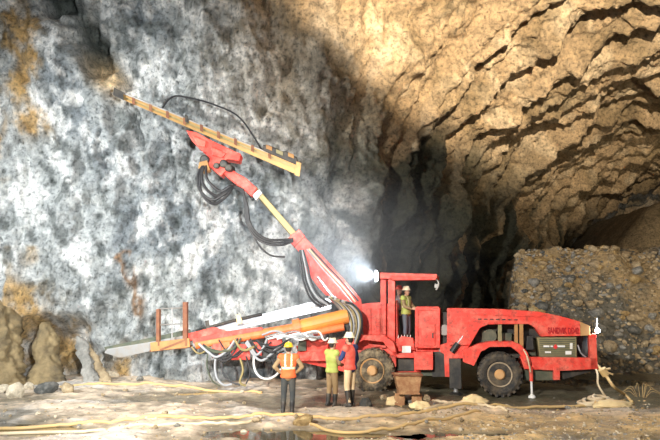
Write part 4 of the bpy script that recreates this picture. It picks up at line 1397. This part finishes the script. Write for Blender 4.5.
def sack(px, py, sx, sy, sz, seed, label, rot=0.0, mat='pale_sack'):
    p = on_floor(px, py)
    bm = bmesh.new()
    bmesh.ops.create_icosphere(bm, subdivisions=4, radius=1)
    co = np.array([v.co[:] for v in bm.verts])
    d = 0.28 * fbm(co[:, 0] * 1.3 + seed, co[:, 1] * 1.3, co[:, 2] * 1.3, 3) + 0.12 * np.abs(fbm(co[:, 0] * 3.2 + seed, co[:, 1] * 3.2, co[:, 2] * 3.2, 3))
    for v, dd in zip(bm.verts, d):
        c = v.co * (1 + float(dd))
        v.co = Vector((c.x * sx, c.y * sy, max(c.z, -.45) * sz))
    me = bpy.data.meshes.new('sack'); bm.to_mesh(me); bm.free()
    o = link('sack', me, mat, None, 0, True)
    o.location = (p.x, p.y, p.z + sz * .40); o.rotation_euler = (0, 0, rot)
    return tag(o, label, 'sack')


sack(395, 402, .24, .2, .17, 3.1, 'crumpled pale yellow sack at the foot of the rusty tub')
sack(421, 410, .26, .2, .13, 8.4, 'flat pale sack lying in front of the rusty tub')
sack(474, 406, .34, .22, .17, 5.7, 'pale mound of sacking by the jack leg before the rear wheel')
sack(366, 407, .15, .14, .16, 1.7, 'small dark bag on the floor right of the tall worker', 0, 'cloth_dark')
sack(614, 409, .5, .25, .12, 6.3, 'long flat pale sack below the hose coils at the right')

# named single rocks on the floor
for (px, py, r, mk, lab) in (
        (304, 425, .22, 'rock_ochre', 'rounded ochre rock resting against the hose in the foreground'),
        (256, 423, .14, 'rock_tan', 'tan rock on the hose behind the dark puddle'),
        (15, 397, .38, 'rock_pale', 'big pale boulder at the foot of the ochre pillar by the left edge'),
        (4, 392, .25, 'rock_pale', 'pale boulder cut by the left edge of the picture'),
        (28, 392, .24, 'rock_pale', 'pale rock right of the big boulder at the left edge'),
        (68, 395, .3, 'rock_tan', 'flat tan rock under the dark hollow of the left wall'),
        (45, 393, .3, 'rock_dark', 'dark wet rock between the pale boulders and the flat tan rock'),
        (200, 381, .16, 'rock_pale', 'pale rock on the ground under the basket frame'),
        (408, 401, .2, 'rock_grey', 'grey stone wedged under the rusty tub'),
        (425, 402, .2, 'rock_tan', 'tan stone right of the rusty tub'),
        (384, 399, .14, 'rock_tan', 'tan stone under the front wheel beside the tub'),
        (345, 405, .09, 'rock_pale', 'small pale stone between the two helmeted workers'),
        (112, 382, .2, 'rock_pale', 'pale stone below the leaning rock flake'),
        (165, 416, .11, 'rock_tan', 'brown stone on the hose left of centre'),
        (140, 384, .16, 'rock_grey', 'grey stone on the ground under the end of the low feed')):
    put_rock(on_floor(px, py), r, mk, lab, None, 'rock', .25)
rs = random.Random(9)
for k in range(60):
    px = rs.uniform(0, 655); py = rs.uniform(408, 438)
    if px < 430 and rs.random() < .4: py = rs.uniform(390, 405)
    if 270 < px < 380 and py < 420: continue
    p = on_floor(px, py)
    put_rock(p, rs.choice([.05, .06, .08]), rs.choice(['rock_tan', 'rock_pale', 'rock_grey', 'rock_tan']), 'fist-sized loose stone lying on the muddy floor', 'loose stones on the floor', 'rock', .2)


# leaning rock flakes at the foot of the grey face, ochre pillars at the far left
def slab_rock(name, pix, Yb, thick, lean, mat, label, seed):
    mb = MB()
    n = 7
    rows = []
    for t in np.linspace(0, 1, 60):
        for_row = []
        xa = np.interp(t, [p[0] for p in pix], [p[1] for p in pix]); xb = np.interp(t, [p[0] for p in pix], [p[2] for p in pix]); yy = np.interp(t, [p[0] for p in pix], [p[3] for p in pix])
        Yc = Yb + lean * t
        a, b = at(xa, yy, Yc), at(xb, yy, Yc)
        m_ = (a + b) / 2; hw = (b - a).length / 2 * (1 if t < .7 else math.sqrt(max(1 - ((t - .7) / .31) ** 2, .01)))
        for j in range(36):
            an = j * 2 * math.pi / 36
            q = Vector((m_.x + hw * math.cos(an), Yc + thick * math.sin(an), m_.z))
            for_row.append(q)
        rows.append(for_row)
    A = np.array([[q[:] for q in r] for r in rows])
    ctr = A.mean(1, keepdims=True)
    d = fbm(A[..., 0] * 1.8 + seed, A[..., 1] * 1.8, A[..., 2] * .7, 5, .65) * .6 + .2 * fbm(A[..., 0] * 6 + seed, A[..., 1] * 6, A[..., 2] * 3, 3)
    A = ctr + (A - ctr) * (1 + d[..., None])
    vs = [[mb.bm.verts.new(q) for q in r] for r in A]
    for r0, r1 in zip(vs, vs[1:]):
        for j in range(36): mb.bm.faces.new((r0[j], r0[(j + 1) % 36], r1[(j + 1) % 36], r1[j]))
    mb.bm.faces.new(vs[0][::-1]); mb.bm.faces.new(vs[-1])
    return tag(mb.build(name, mat, None, 0, True), label, 'rock')


slab_rock('rock_pillar', [(0, 28, 60, 396), (.5, 32, 56, 362), (1, 36, 56, 322)], 20.75, .3, 1.0, 'rock_pillar', 'ochre-stained rock pillar beside the dark hollow', 2.0)
slab_rock('rock_pillar', [(0, -14, 24, 396), (.5, -12, 19, 350), (1, -8, 14, 296)], 20.4, .4, 1.2, 'rock_pillar', 'ochre rock pillar at the very left edge', 5.0)
slab_rock('rock_flake', [(0, 84, 101, 388), (.5, 80, 96, 362), (1, 72, 84, 336)], 20.4, .14, 1.0, 'rock_grey', 'tall grey rock flake leaning on the pale face', 7.0)
slab_rock('rock_flake', [(0, 97, 114, 386), (.5, 94, 104, 368), (1, 84, 90, 342)], 20.5, .10, .9, 'rock_tan', 'thin tan rock flake leaning right of the grey flake', 11.0)

# ------------------------------------------------------------------ dust haze hanging round the work lamp
m = bpy.data.materials.new('dust_haze'); m.use_nodes = True
nt = m.node_tree
nt.nodes.remove(nt.nodes['Principled BSDF'])
vs = nt.nodes.new('ShaderNodeVolumeScatter')
vs.inputs['Color'].default_value = (0.92, 0.96, 1.0, 1)
vs.inputs['Anisotropy'].default_value = 0.15
tc = nt.nodes.new('ShaderNodeTexCoord')
ln_ = nt.nodes.new('ShaderNodeVectorMath'); ln_.operation = 'LENGTH'
nt.links.new(tc.outputs['Object'], ln_.inputs[0])
mr = nt.nodes.new('ShaderNodeMapRange'); mr.interpolation_type = 'SMOOTHSTEP'
mr.inputs['From Min'].default_value = 0.0; mr.inputs['From Max'].default_value = 1.0
mr.inputs['To Min'].default_value = 0.15; mr.inputs['To Max'].default_value = 0.0
nt.links.new(ln_.outputs['Value'], mr.inputs['Value'])
nt.links.new(mr.outputs[0], vs.inputs['Density'])
nt.links.new(vs.outputs[0], nt.nodes['Material Output'].inputs['Volume'])
MATS['dust_haze'] = m
bm = bmesh.new(); bmesh.ops.create_icosphere(bm, subdivisions=3, radius=1)
me = bpy.data.meshes.new('haze'); bm.to_mesh(me); bm.free()
hz = link('haze', me, 'dust_haze')
hz.location = to_world(pl) + V3(-1.2, 1.2, .6); hz.scale = (5.2, 3.2, 3.8)
tag(hz, 'pale bluish dust haze glowing round the work lamp', 'haze', kind='stuff')
